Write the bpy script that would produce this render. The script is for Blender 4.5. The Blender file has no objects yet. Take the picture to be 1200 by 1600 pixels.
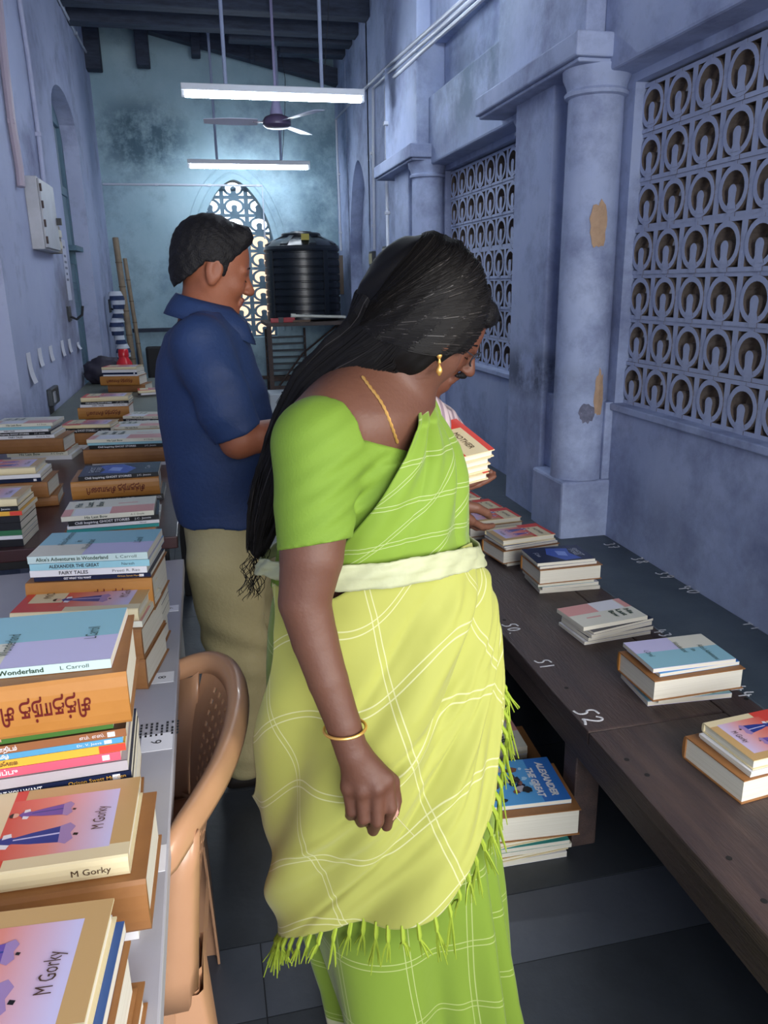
import bpy, bmesh, math, random
import numpy as np
from mathutils import Vector, Matrix

# ---------------------------------------------------------------- camera, world, lights, exposure
SC = bpy.context.scene
COL = SC.collection
FPX, CAM_H = 1215.0, 1.45
_vy = Vector((-290.0, 352.0, -FPX)).normalized()
_up = Vector((-77.0, 4200.0, FPX)).normalized()
_up = (_up - _vy * _up.dot(_vy)).normalized()
_vx = _vy.cross(_up)
# world->camera rows
_R = Matrix((( _vx.x, _vy.x, _up.x), (_vx.y, _vy.y, _up.y), (_vx.z, _vy.z, _up.z)))
cam_d = bpy.data.cameras.new('camera')
cam_d.sensor_fit = 'VERTICAL'; cam_d.sensor_height = 36.0
cam_d.lens = 36.0 * FPX / 1600.0
cam_d.clip_start = 0.02; cam_d.clip_end = 200
cam = bpy.data.objects.new('camera', cam_d); COL.objects.link(cam)
_M = _R.transposed().to_4x4(); _M.translation = Vector((0, 0, CAM_H))
cam.matrix_world = _M
SC.camera = cam
SC.view_settings.view_transform = 'Standard'
SC.view_settings.look = 'None'
SC.view_settings.gamma = 1.0
SC.view_settings.use_curve_mapping = False
SC.view_settings.exposure = 0.75

w = bpy.data.worlds.new('world'); SC.world = w; w.use_nodes = True
_bg = w.node_tree.nodes['Background']
_bg.inputs[0].default_value = (0.80, 0.90, 1.0, 1); _bg.inputs[1].default_value = 3.0

def area(name, loc, target, sx, sy, power, col):
    d = bpy.data.lights.new(name, 'AREA'); d.shape = 'RECTANGLE'; d.size = sx; d.size_y = sy
    d.energy = power; d.color = col
    o = bpy.data.objects.new(name, d); COL.objects.link(o); o.location = loc
    o.rotation_euler = (Vector(target) - Vector(loc)).to_track_quat('-Z', 'Y').to_euler()
    return o
# daylight through the open doorway behind the camera and the open bay beside it
area('doorway_daylight', (0.45, -2.4, 1.85), (0.7, 2.0, 0.9), 1.7, 1.9, 66, (0.98, 0.96, 0.94))
area('bay_daylight', (1.75, -0.6, 1.7), (-0.1, 1.6, 0.7), 1.1, 1.2, 36, (1.0, 0.93, 0.84))

# ---------------------------------------------------------------- picture -> world helpers (for placing only)
CP = Vector((0, 0, CAM_H)); RT = _R.transposed()
def ray(px, py): return RT @ Vector((px - 600.0, 800.0 - py, -FPX))
def onz(px, py, z):
    d = ray(px, py); return CP + d * ((z - CAM_H) / d.z)
def ony(px, py, y):
    d = ray(px, py); return CP + d * (y / d.y)
def onx(px, py, x):
    d = ray(px, py); return CP + d * (x / d.x)

# ---------------------------------------------------------------- materials
def lin(c):
    return tuple((v / 12.92 if v <= 0.04045 else ((v + 0.055) / 1.055) ** 2.4) for v in c)
def hx(s):
    return lin([int(s[i:i + 2], 16) / 255 for i in (0, 2, 4)])
MATS = {}
def mat(name, c, rough=0.6, metal=0.0, c2=None, scale=8.0, bump=0.0, bscale=None, detail=6, thresh=None, spec=None, coat=0.0, stretch=None, emit=None, c3=None, c3s=3.0, c3t=(0.55, 0.75)):
    if name in MATS: return MATS[name]
    if isinstance(c, str): c = hx(c)
    if isinstance(c2, str): c2 = hx(c2)
    if isinstance(c3, str): c3 = hx(c3)
    m = bpy.data.materials.new(name); m.use_nodes = True
    nt = m.node_tree; N = nt.nodes; L = nt.links
    b = N['Principled BSDF']
    b.inputs['Base Color'].default_value = (*c, 1)
    b.inputs['Roughness'].default_value = rough
    b.inputs['Metallic'].default_value = metal
    if spec is not None: b.inputs['Specular IOR Level'].default_value = spec
    if coat: b.inputs['Coat Weight'].default_value = coat
    if emit:
        b.inputs['Emission Color'].default_value = (*emit[0], 1); b.inputs['Emission Strength'].default_value = emit[1]
    vec = None
    if c2 is not None or bump or c3 is not None:
        tc = N.new('ShaderNodeTexCoord'); mp = N.new('ShaderNodeMapping')
        L.new(tc.outputs['Object'], mp.inputs['Vector'])
        if stretch: mp.inputs['Scale'].default_value = stretch
        vec = mp.outputs['Vector']
    if c2 is not None:
        n = N.new('ShaderNodeTexNoise'); n.inputs['Scale'].default_value = scale; n.inputs['Detail'].default_value = detail
        n.inputs['Roughness'].default_value = 0.65
        L.new(vec, n.inputs['Vector'])
        r = N.new('ShaderNodeValToRGB')
        t = thresh or (0.3, 0.7)
        r.color_ramp.elements[0].position = t[0]; r.color_ramp.elements[0].color = (*c, 1)
        r.color_ramp.elements[1].position = t[1]; r.color_ramp.elements[1].color = (*c2, 1)
        L.new(n.outputs['Fac'], r.inputs['Fac'])
        out = r.outputs['Color']
        if c3 is not None:
            n3 = N.new('ShaderNodeTexNoise'); n3.inputs['Scale'].default_value = c3s; n3.inputs['Detail'].default_value = 9
            n3.inputs['Roughness'].default_value = 0.7
            L.new(vec, n3.inputs['Vector'])
            r3 = N.new('ShaderNodeValToRGB'); r3.color_ramp.elements[0].position = c3t[0]; r3.color_ramp.elements[1].position = c3t[1]
            r3.color_ramp.elements[0].color = (0, 0, 0, 1); r3.color_ramp.elements[1].color = (1, 1, 1, 1)
            L.new(n3.outputs['Fac'], r3.inputs['Fac'])
            mx = N.new('ShaderNodeMixRGB'); mx.inputs['Color2'].default_value = (*c3, 1)
            L.new(r3.outputs['Color'], mx.inputs['Fac']); L.new(out, mx.inputs['Color1'])
            out = mx.outputs['Color']
        L.new(out, b.inputs['Base Color'])
    if bump:
        n2 = N.new('ShaderNodeTexNoise'); n2.inputs['Scale'].default_value = bscale or scale * 4; n2.inputs['Detail'].default_value = 5
        L.new(vec, n2.inputs['Vector'])
        bp = N.new('ShaderNodeBump'); bp.inputs['Strength'].default_value = bump; bp.inputs['Distance'].default_value = 0.01
        L.new(n2.outputs['Fac'], bp.inputs['Height']); L.new(bp.outputs['Normal'], b.inputs['Normal'])
    MATS[name] = m
    return m

# ---------------------------------------------------------------- mesh helpers
class MB:
    """collects simple solids, builds ONE mesh"""
    def __init__(s): s.v = []; s.f = []; s.mi = []; s.uv = None
    def add(s, vs, fs, m=0):
        o = len(s.v); s.v += [tuple(v) for v in vs]; s.f += [tuple(i + o for i in f) for f in fs]; s.mi += [m] * len(fs)
    def box(s, x0, y0, z0, x1, y1, z1, m=0, M=None):
        vs = [Vector(p) for p in ((x0,y0,z0),(x1,y0,z0),(x1,y1,z0),(x0,y1,z0),(x0,y0,z1),(x1,y0,z1),(x1,y1,z1),(x0,y1,z1))]
        if M is not None: vs = [M @ p for p in vs]
        s.add(vs, [(0,3,2,1),(4,5,6,7),(0,1,5,4),(1,2,6,5),(2,3,7,6),(3,0,4,7)], m)
    def tube(s, pts, r, n=8, m=0, cap=True, flat=1.0, closed=False):
        pts = [Vector(p) for p in pts]; k = len(pts)
        rs = r if isinstance(r, (list, tuple)) else [r] * k
        vs = []; prev = None
        for i, p in enumerate(pts):
            if closed: t = pts[(i + 1) % k] - pts[i - 1]
            else: t = pts[min(i + 1, k - 1)] - pts[max(i - 1, 0)]
            t = t.normalized() if t.length > 1e-9 else Vector((0, 0, 1))
            if prev is None:
                a = Vector((0, 0, 1)) if abs(t.z) < 0.9 else Vector((1, 0, 0))
                u = t.cross(a).normalized()
            else:
                u = (prev - t * prev.dot(t)).normalized()
            prev = u; v = t.cross(u)
            for j in range(n):
                a = 2 * math.pi * j / n
                vs.append(p + (u * math.cos(a) + v * math.sin(a) * flat) * rs[i])
        fs = []
        for i in range(k if closed else k - 1):
            for j in range(n):
                a = i * n + j; b = i * n + (j + 1) % n; i2 = ((i + 1) % k) * n
                fs.append((a, b, i2 + (j + 1) % n, i2 + j))
        if cap and not closed:
            fs.append(tuple(range(n - 1, -1, -1))); fs.append(tuple((k - 1) * n + j for j in range(n)))
        s.add(vs, fs, m)
    def lathe(s, prof, c=(0, 0, 0), n=24, m=0, sx=1, sy=1):
        vs = []
        for (r, z) in prof:
            for j in range(n):
                a = 2 * math.pi * j / n
                vs.append((c[0] + r * math.cos(a) * sx, c[1] + r * math.sin(a) * sy, c[2] + z))
        fs = []
        for i in range(len(prof) - 1):
            for j in range(n):
                fs.append((i * n + j, i * n + (j + 1) % n, (i + 1) * n + (j + 1) % n, (i + 1) * n + j))
        fs.append(tuple(range(n - 1, -1, -1))); fs.append(tuple((len(prof) - 1) * n + j for j in range(n)))
        s.add(vs, fs, m)
    def poly(s, pts, m=0):
        s.add(pts, [tuple(range(len(pts)))], m)
    def prism(s, pts, z0, z1, m=0):
        n = len(pts)
        s.add([(p[0], p[1], z0) for p in pts] + [(p[0], p[1], z1) for p in pts],
              [tuple(range(n - 1, -1, -1)), tuple(range(n, 2 * n))] + [(i, (i + 1) % n, n + (i + 1) % n, n + i) for i in range(n)], m)
    def mesh(s, name, mats, smooth=False, ang=40):
        me = bpy.data.meshes.new(name)
        me.from_pydata(s.v, [], s.f)
        if not isinstance(mats, (list, tuple)): mats = [mats]
        for m in mats: me.materials.append(m)
        me.polygons.foreach_set('material_index', s.mi)
        if smooth:
            me.polygons.foreach_set('use_smooth', [True] * len(me.polygons))
            try: me.set_sharp_from_angle(angle=math.radians(ang))
            except Exception: pass
        me.update()
        return me
    def build(s, name, mats, parent=None, smooth=False, ang=40, bevel=0.0):
        o = link(name, s.mesh(name, mats, smooth, ang), parent)
        if bevel:
            md = o.modifiers.new('bevel', 'BEVEL'); md.width = bevel; md.segments = 2; md.limit_method = 'ANGLE'
        return o
def link(name, me, parent=None, loc=None, rot=None):
    o = bpy.data.objects.new(name, me); COL.objects.link(o)
    if parent is not None: o.parent = parent
    if loc is not None: o.location = loc
    if rot is not None: o.rotation_euler = rot
    return o
def tag(o, label, cat, group=None):
    o['label'] = label; o['category'] = cat
    if group: o['group'] = group
    return o
def thing(name, label, cat, loc=(0, 0, 0), rot=(0, 0, 0), group=None):
    o = bpy.data.objects.new(name, None); COL.objects.link(o); o.empty_display_size = 0.1
    o.location = loc; o.rotation_euler = rot
    return tag(o, label, cat, group)
def struct(o): o['kind'] = 'structure'; return o
def dup(root, label=None, loc=None, rot=None, group=None):
    r = root.copy(); COL.objects.link(r)
    for ch in list(root.children):
        c = ch.copy(); COL.objects.link(c); c.parent = r
        for g in list(ch.children):
            d = g.copy(); COL.objects.link(d); d.parent = c
    if label: r['label'] = label
    if loc is not None: r.location = loc
    if rot is not None: r.rotation_euler = rot
    if group: r['group'] = group
    return r
def grid_mesh(name, P, mats, parent=None, uv=None, close_u=False, thick=0.0, mi=None):
    """P: (nu, nv, 3) array, smooth sheet with uv"""
    nu, nv = P.shape[:2]
    vs = P.reshape(-1, 3).tolist(); fs = []; fu = []
    ru = nu if close_u else nu - 1
    for i in range(ru):
        i2 = (i + 1) % nu
        for j in range(nv - 1):
            fs.append((i * nv + j, i2 * nv + j, i2 * nv + j + 1, i * nv + j + 1))
    me = bpy.data.meshes.new(name); me.from_pydata(vs, [], fs)
    for m in (mats if isinstance(mats, (list, tuple)) else [mats]): me.materials.append(m)
    if uv is not None:
        l = me.uv_layers.new(name='UVMap'); U = uv.reshape(-1, 2)
        idx = np.zeros(len(me.loops), dtype=np.int32); me.loops.foreach_get('vertex_index', idx)
        l.data.foreach_set('uv', U[idx].astype(np.float32).ravel())
    if mi is not None: me.polygons.foreach_set('material_index', mi)
    me.polygons.foreach_set('use_smooth', [True] * len(me.polygons)); me.update()
    o = link(name, me, parent)
    if thick:
        md = o.modifiers.new('solid', 'SOLIDIFY'); md.thickness = thick; md.offset = 0
    return o

# ---------------------------------------------------------------- lettering (flat print as thin mesh)
TXT = {}
def text_mesh(s, size, shear=0.0, bold=0.0, space=1.0, m=None):
    key = (s, size, shear, bold, space, m.name)
    if key in TXT: return TXT[key]
    cu = bpy.data.curves.new('lettering', 'FONT'); cu.body = s; cu.size = size; cu.shear = shear
    cu.offset = bold; cu.space_character = space; cu.resolution_u = 2
    cu.align_x = 'CENTER'; cu.align_y = 'CENTER'; cu.fill_mode = 'FRONT'
    ob = bpy.data.objects.new('lettering', cu); COL.objects.link(ob)
    dg = bpy.context.evaluated_depsgraph_get(); dg.update()
    me = bpy.data.meshes.new_from_object(ob.evaluated_get(dg))
    bpy.data.objects.remove(ob)
    me.materials.clear(); me.materials.append(m)
    TXT[key] = me
    return me
def put_text(s, size, m, parent, M, name='lettering', width=None, shear=0.0, bold=0.0, sx=1.0):
    """M: matrix in the parent's space; text x-right, y-up; width: squeeze to this width"""
    me = text_mesh(s, size, shear, bold, 1.0, m)
    if width and len(me.vertices):
        xs = [v.co.x for v in me.vertices]; wd = max(xs) - min(xs)
        sx = width / max(wd, 1e-6)
    o = link(name, me, parent)
    o.matrix_local = M @ Matrix.Diagonal((sx, 1, 1, 1))
    return o

# ================================================================= ROOM
M_LAV = mat('lavender_limewash', 'a4abc8', 0.85, c2='b4bad4', scale=2.2, bump=0.25, bscale=18, c3='858bac', c3s=1.3, c3t=(0.52, 0.85))
M_TEAL = mat('teal_limewash', '8fadba', 0.85, c2='a6c0ca', scale=1.6, bump=0.25, bscale=14, c3='53697f', c3s=0.9, c3t=(0.5, 0.72))
M_RWALL = mat('blue_limewash', '9aa8ca', 0.85, c2='b0bcd8', scale=2.5, bump=0.3, bscale=16, c3='7a84a4', c3s=2.1, c3t=(0.47, 0.66))
M_LWALL = mat('left_limewash', 'a4adcc', 0.85, c2='b2bbd6', scale=1.8, bump=0.2, bscale=14, c3='6d7292', c3s=1.4, c3t=(0.5, 0.75))
M_CEIL = mat('dark_roof_boards', '3a4258', 0.9, c2='6f7c92', scale=1.4, thresh=(0.45, 0.62), stretch=(1, 3, 1))
M_BEAM = mat('dark_old_timber', '242b3a', 0.8, c2='3a4356', scale=6, bump=0.3, stretch=(1, 6, 6))
M_FLOOR = mat('black_stone', '282c32', 0.42, c2='3a3f46', scale=3.0, bump=0.12, bscale=30, c3='26282c', c3s=1.7)
M_JOINT = mat('stone_joint', '24272c', 0.9)
M_SLATE = mat('green_slate', '39454e', 0.5, c2='4b565e', scale=5, bump=0.15, bscale=40, c3='2c353c', c3s=2.5)
M_PATCH = mat('bare_plaster', 'c0a184', 0.9, c2='ab8d72', scale=30, bump=0.3)

def blotch(m, c, r, col, ns=4.0, amt=.8, lo=.35, hi=.75):
    nt = m.node_tree; N = nt.nodes; L = nt.links; b = N['Principled BSDF']; src = b.inputs['Base Color'].links[0].from_socket
    tc = N.new('ShaderNodeTexCoord'); mp = N.new('ShaderNodeMapping'); mp.vector_type = 'POINT'
    mp.inputs['Scale'].default_value = tuple(1 / v for v in r); mp.inputs['Location'].default_value = tuple(-a / v for a, v in zip(c, r))
    L.new(tc.outputs['Object'], mp.inputs['Vector']); ln = N.new('ShaderNodeVectorMath'); ln.operation = 'LENGTH'; L.new(mp.outputs[0], ln.inputs[0])
    mr = N.new('ShaderNodeMapRange'); mr.interpolation_type = 'SMOOTHSTEP'; mr.inputs['From Min'].default_value = 1.0; mr.inputs['From Max'].default_value = 0.25; L.new(ln.outputs['Value'], mr.inputs['Value'])
    nz = N.new('ShaderNodeTexNoise'); nz.inputs['Scale'].default_value = ns; nz.inputs['Detail'].default_value = 10; nz.inputs['Roughness'].default_value = .7; L.new(tc.outputs['Object'], nz.inputs['Vector'])
    m2 = N.new('ShaderNodeMapRange'); m2.inputs['From Min'].default_value = lo; m2.inputs['From Max'].default_value = hi; L.new(nz.outputs['Fac'], m2.inputs['Value'])
    mu = N.new('ShaderNodeMath'); mu.operation = 'MULTIPLY'; L.new(mr.outputs[0], mu.inputs[0]); L.new(m2.outputs[0], mu.inputs[1])
    m3 = N.new('ShaderNodeMath'); m3.operation = 'MULTIPLY'; m3.inputs[1].default_value = amt; L.new(mu.outputs[0], m3.inputs[0])
    mx = N.new('ShaderNodeMixRGB'); mx.inputs['Color2'].default_value = (*hx(col), 1); L.new(m3.outputs[0], mx.inputs['Fac']); L.new(src, mx.inputs['Color1']); L.new(mx.outputs[0], b.inputs['Base Color'])
blotch(M_TEAL, (-0.45, 9.25, 2.95), (0.75, 1, 0.55), '4b6472', 5, 1.0, .3, .55)
blotch(M_TEAL, (1.45, 9.25, 2.6), (0.45, 1, 1.3), '56707e', 3, .9, .35, .6)
blotch(M_LWALL, (-0.905, 6.1, 1.35), (1, 0.75, 0.45), '6d6c76', 3, .9, .3, .6)
blotch(M_RWALL, (1.6, 2.3, 0.5), (1, 1.2, 0.3), '5f667e', 4, .45, .3, .6)
blotch(M_RWALL, (1.45, 4.4, 2.55), (0.4, 1.2, 0.5), '5f7080', 3, .9, .35, .6)
blotch(M_RWALL, (1.43, 3.3, 1.05), (0.5, 0.6, 0.16), '4c5468', 5, .9, .35, .55)
XR, XL, YB, YN = 1.60, -0.905, 9.25, -2.6
ZT = 4.6
def walls():
    # floor: base plus slabs
    b = MB(); b.box(XL - 0.3, YN - 3, -0.12, XR + 0.2, YB + 0.3, -0.003); fl = struct(b.build('floor', M_JOINT))
    rnd = random.Random(3)
    ys = [YN]; 
    ys = [-2.6, -1.7, -0.8, 0.1, 0.75, 1.275, 1.47, 2.05, 2.7, 3.4, 4.1, 4.9, 5.7, 6.5, 7.3, 8.1, 8.9, 9.25]
    for i in range(len(ys) - 1):
        xs = [XL, -0.25 + 0.5 * (i % 2) * 0.6, 0.62 + 0.25 * ((i * 7) % 3 - 1) * 0.5, XR]
        if i in (4, 5): xs = [XL, 0.02, XR]
        for j in range(len(xs) - 1):
            s = MB(); h = rnd.uniform(-0.0015, 0.0)
            s.box(xs[j] + 0.0015, ys[i] + 0.0015, -0.03, xs[j + 1] - 0.0015, ys[i + 1] - 0.0015, h)
            sl = s.build('floor_slab', mat('pale_stone', '40454e', 0.42, c2='4e535d', scale=3, bump=0.12, bscale=30) if i == 5 else M_FLOOR, fl)
    # right wall, built with the bays left open
    b = MB()
    def full(y0, y1): b.box(XR, y0, 0, XR + 0.22, y1, ZT)
    full(2.85, 3.86); full(5.17, 7.5); full(8.6, YB + 0.25); full(0.4, 1.55); full(YN, -1.35)
    for (y0, y1) in ((1.55, 2.85), (3.86, 5.17)):
        b.box(XR, y0, 0, XR + 0.22, y1, 0.955); b.box(XR, y0, 2.135, XR + 0.22, y1, ZT)
    b.box(XR, -1.35, 0, XR + 0.22, 0.4, 0.955); b.box(XR, -1.35, 2.4, XR + 0.22, 0.4, ZT)
    # pointed niche (blind arch)
    def arch_profile(yc, hw, zs, apex, n):
        out = []
        for i in range(n + 1):
            t = -1 + 2 * i / n
            zz = zs + (apex - zs) * (1 - abs(t) ** 1.9) ** 0.62
            out.append((yc + hw * t, zz))
        return out
    pr = arch_profile(8.05, 0.5, 1.75, 2.6, 20)
    b.box(XR, 7.5, 0, XR + 0.22, 8.6, 0.9)
    for i in range(len(pr) - 1):
        (ya, za), (yb, zb) = pr[i], pr[i + 1]
        b.add([(XR, ya, za), (XR, yb, zb), (XR, yb, ZT), (XR, ya, ZT)], [(0, 1, 2, 3)])
        b.add([(XR, ya, za), (XR, yb, zb), (XR + 0.12, yb, zb), (XR + 0.12, ya, za)], [(0, 1, 2, 3)])
    b.box(XR + 0.12, 7.5, 0.9, XR + 0.22, 8.6, ZT)
    b.box(XR, 7.5, 0.9, XR + 0.12, 7.55, 1.75); b.box(XR, 8.55, 0.9, XR + 0.12, 8.6, 1.75)
    wr = struct(b.build('wall_right', M_RWALL))
    # sills, strips, blocks, piers
    def part(fn, name, m=M_RWALL, smooth=False, bevel=0.0):
        q = MB(); fn(q); return q.build(name, m, wr, smooth, bevel=bevel)
    for (y0, y1) in ((1.55, 2.85), (3.86, 5.17)):
        part(lambda q: q.box(XR - 0.018, y0, 0.945, XR + 0.05, y1, 0.972), 'sill', bevel=0.004)
    for k, yc in enumerate((2.96, 5.24, 0.66 + 0.02)):
        if k == 2: y0 = 0.58
        else: y0 = yc - 0.11
        # block, pier, column, capital, slab, upper pier
        part(lambda q: q.box(1.39, y0, 0, XR + 0.01, y0 + 0.31, 0.655), 'column_base_block', bevel=0.012)
        part(lambda q: q.box(1.455, y0 + 0.16, 0.655, XR, y0 + 0.34, 0.98), 'column_dado', bevel=0.006)
        part(lambda q: q.box(1.565, y0 + 0.005, 0.655, XR, y0 + 0.06, 0.975), 'corner_strip', bevel=0.004)
        part(lambda q: q.box(1.43, y0 + 0.33, 0, XR + 0.01, y0 + 0.72, 2.2), 'square_pier', bevel=0.008)
        for (cx, dy) in ((1.503, 0.11), (1.612, 0.865)):
            part(lambda q: q.lathe([(0.108, 0.655), (0.106, 1.4), (0.102, 2.085), (0.102, 2.095), (0.116, 2.10), (0.118, 2.112), (0.108, 2.122), (0.112, 2.14), (0.125, 2.165), (0.128, 2.192)], (cx, y0 + dy, 0), 32), 'round_column', smooth=True)
        part(lambda q: (q.box(1.365, y0 - 0.01, 2.19, XR, y0 + 1.03, 2.205), q.box(1.35, y0 - 0.025, 2.205, XR, y0 + 1.045, 2.285)), 'abacus_slab', bevel=0.01)
        part(lambda q: q.box(1.415, y0 + 0.05, 2.285, XR, y0 + 0.92, 3.9), 'upper_pier', bevel=0.01)
    part(lambda q: q.box(1.49, 1.62, 2.165, XR + 0.02, 2.9, 3.9), 'lintel_beam', bevel=0.01)
    part(lambda q: q.box(1.49, 3.74, 2.165, XR + 0.02, 5.18, 2.56), 'lintel_beam', bevel=0.012)
    part(lambda q: q.box(1.50, 3.74, 2.86, XR + 0.02, 5.18, 3.9), 'upper_band', bevel=0.012)
    # patches of bare plaster on the column: thin flakes following the shaft
    def flake(yc, zc, w, h, ang0, seed):
        q = MB(); r = random.Random(seed); n = 22; pts = []
        for i in range(n):
            a = 2 * math.pi * i / n; k = 1 + r.uniform(-0.16, 0.16)
            pts.append((w * math.cos(a) * k, h * math.sin(a) * k))
        R = 0.1085; vs = [(1.503 + R * math.cos(ang0), 2.96 + R * math.sin(ang0), zc)]
        for (u, v) in pts:
            a = ang0 + u / R
            vs.append((1.503 + R * math.cos(a), 2.96 + R * math.sin(a), zc + v))
        q.add(vs, [(0, i + 1, (i + 1) % n + 1) for i in range(n)])
        return q
    flake(0, 1.645, 0.033, 0.085, -1.72, 5).build('bare_plaster_patch', M_PATCH, wr)
    flake(0, 1.01, 0.024, 0.095, -1.3, 9).build('bare_plaster_patch', M_PATCH, wr)
    flake(0, 0.935, 0.034, 0.04, -1.75, 12).build('chipped_patch', mat('grey_chip', '7d7f93', 0.9, c2='5d6074', scale=40, bump=0.6), wr)
    # jali blocks
    def jali_mesh(T):
        q = MB(); d = 0.055; f = T * .085; h = T / 2; n = 24
        for (a0, b0, a1, b1) in ((-h, -h, h, -h + f), (-h, h - f, h, h), (-h, -h + f, -h + f, h - f), (h - f, -h + f, h, h - f)):
            q.box(0.003, a0, b0, d, a1, b1)
        def ring(ro, ri):
            vs = []
            for x in (0.0, d):
                for rr in (ro, ri):
                    for j in range(n):
                        a = 2 * math.pi * j / n; vs.append((x, rr * math.cos(a), rr * math.sin(a)))
            fs = []
            for j in range(n):
                k = (j + 1) % n
                fs += [(j, n + j, n + k, k), (2*n + j, 2*n + k, 3*n + k, 3*n + j), (j, k, 2*n + k, 2*n + j), (n + j, 3*n + j, 3*n + k, n + k)]
            q.add(vs, fs)
        ring(h * 0.87, h * 0.65)
        # keyhole stub: rises inside the ring
        pts = [(-0.30 * h, -0.72 * h), (0.30 * h, -0.72 * h), (0.20 * h, -0.45 * h)]
        r0 = 0.24 * h
        for j in range(13):
            a = -0.35 + (math.pi + 0.7) * j / 12
            pts.append((r0 * math.cos(a), -0.08 * h + r0 * math.sin(a)))
        pts.append((-0.20 * h, -0.45 * h))
        m = len(pts)
        vs = [(-0.0015, p[0], p[1]) for p in pts] + [(d, p[0], p[1]) for p in pts]
        q.add(vs, [tuple(range(m)), tuple(range(2 * m - 1, m - 1, -1))] + [(i, m + i, m + (i + 1) % m, (i + 1) % m) for i in range(m)])
        # web joining ring to the side frame
        q.box(0.0012, -0.22 * h, -h, d - .002, 0.22 * h, -0.66 * h); q.box(0.002, -h, -0.07 * h, d, -0.84 * h, 0.07 * h); q.box(0.002, 0.84 * h, -0.07 * h, d, h, 0.07 * h); q.box(0.002, -0.07 * h, 0.84 * h, d, 0.07 * h, h)
        # whitewash only on the face towards the room, bare concrete inside the openings
        V = [Vector(v) for v in q.v]
        for k, fc in enumerate(q.f):
            if max(V[a].x for a in fc) > 0.012: q.mi[k] = 1
        return q
    T = 0.165
    M_JALI = mat('limewashed_concrete', 'a2acc8', 0.85, c2='b0bad2', scale=5, bump=0.3, bscale=30, c3='6b7290', c3s=5, c3t=(0.58, 0.8))
    M_BARE = mat('bare_concrete', '77695f', 0.95, c2='5c5550', scale=14, bump=.4)
    jm = jali_mesh(T).mesh('lattice_block', [M_JALI, M_BARE])
    for (y0, cols) in ((2.87, 8), (5.18, 8)):
        for c in range(cols):
            for r in range(7):
                o = link('lattice_block', jm, wr, (XR + 0.035 + 0.004 * ((c * 3 + r * 5) % 3), y0 - T * (c + 0.5), 0.972 + T * (r + 0.5)))
    # outside the bays: neighbour's dark wall, foliage strips
    # ---- left wall
    b = MB()
    for (y0, y1) in ((YN, 2.9), (4.19, 6.37), (7.65, YB + 0.25)):
        b.box(XL - 0.30, y0, 0, XL, y1, ZT)
    b.box(XL - 0.30, 2.9, 2.7, XL, 4.19, ZT)
    n = 16; yc, hw = 7.01, 0.64
    for i in range(n):
        t0, t1 = -1 + 2 * i / n, -1 + 2 * (i + 1) / n
        za = 2.62 + 0.30 * math.sqrt(max(0, 1 - t0 * t0)); zb = 2.62 + 0.30 * math.sqrt(max(0, 1 - t1 * t1))
        ya, yb = yc + hw * t0, yc + hw * t1
        b.add([(XL, ya, za), (XL, yb, zb), (XL, yb, ZT), (XL, ya, ZT)], [(0, 3, 2, 1)])
        b.add([(XL, ya, za), (XL, yb, zb), (XL - 0.3, yb, zb), (XL - 0.3, ya, za)], [(0, 1, 2, 3)])
        b.add([(XL - 0.3, ya, za), (XL - 0.3, yb, zb), (XL - 0.3, yb, ZT), (XL - 0.3, ya, ZT)], [(0, 1, 2, 3)])
    b.box(XL - 0.33, 2.85, 0, XL - 0.13, 4.25, 2.75)
    wl = struct(b.build('wall_left', M_LWALL))
    # door in the left wall
    dr = struct(thing('door_1', '', ''))
    for k in ('label', 'category'):
        del dr[k]
    M_DOOR = mat('teal_door_paint', '4c6a7c', 0.6, c2='5a7a8c', scale=6, bump=0.2)
    xd = XL - 0.125
    q = MB(); q.box(xd - 0.05, 6.38, 0, xd, 6.45, 2.8); q.box(xd - 0.05, 7.57, 0, xd, 7.64, 2.8); q.box(xd - 0.05, 6.45, 2.2, xd, 7.57, 2.27); q.box(xd - 0.05, 6.45, 2.74, xd, 7.57, 2.9)
    q.build('door_frame', M_DOOR, dr, bevel=0.004)
    for s, (ya, yb) in enumerate(((6.45, 7.005), (7.015, 7.57))):
        q = MB(); q.box(xd - 0.045, ya, 0.02, xd - 0.012, yb, 2.2)
        for (za, zb) in ((0.15, 0.75), (0.85, 1.35), (1.45, 2.1)):
            q.box(xd - 0.012, ya + 0.09, za, xd - 0.002, yb - 0.09, zb)
            q.box(xd - 0.002, ya + 0.13, za + 0.05, xd + 0.006, yb - 0.13, zb - 0.05)
        q.build('door_leaf', M_DOOR, dr, bevel=0.004)
    q = MB(); q.box(xd - 0.04, 6.45, 2.27, xd - 0.03, 7.57, 2.74); q.build('transom_pane', mat('dusty_glass', 'a9b6c4', 0.2), dr)
    q = MB(); q.box(xd, 7.05, 1.75, xd + 0.09, 7.45, 1.79); q.box(xd, 7.2, 1.65, xd + 0.05, 7.26, 1.8); q.build('door_bolt', M_DOOR, dr)
    # ---- back wall with pointed window
    b = MB(); xc, hw, zs, za_ = 0.46, 0.40, 1.95, 2.56
    zsill = 0.88; y0 = YB; y1 = YB + 0.25
    b.box(XL - 0.3, y0, 0, xc - hw, y1, ZT); b.box(xc + hw, y0, 0, XR + 0.22, y1, ZT); b.box(xc - hw, y0, 0, xc + hw, y1, zsill)
    n = 24
    def az(t): return zs + (za_ - zs) * (1 - abs(t) ** 1.7) ** 0.72
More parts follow.
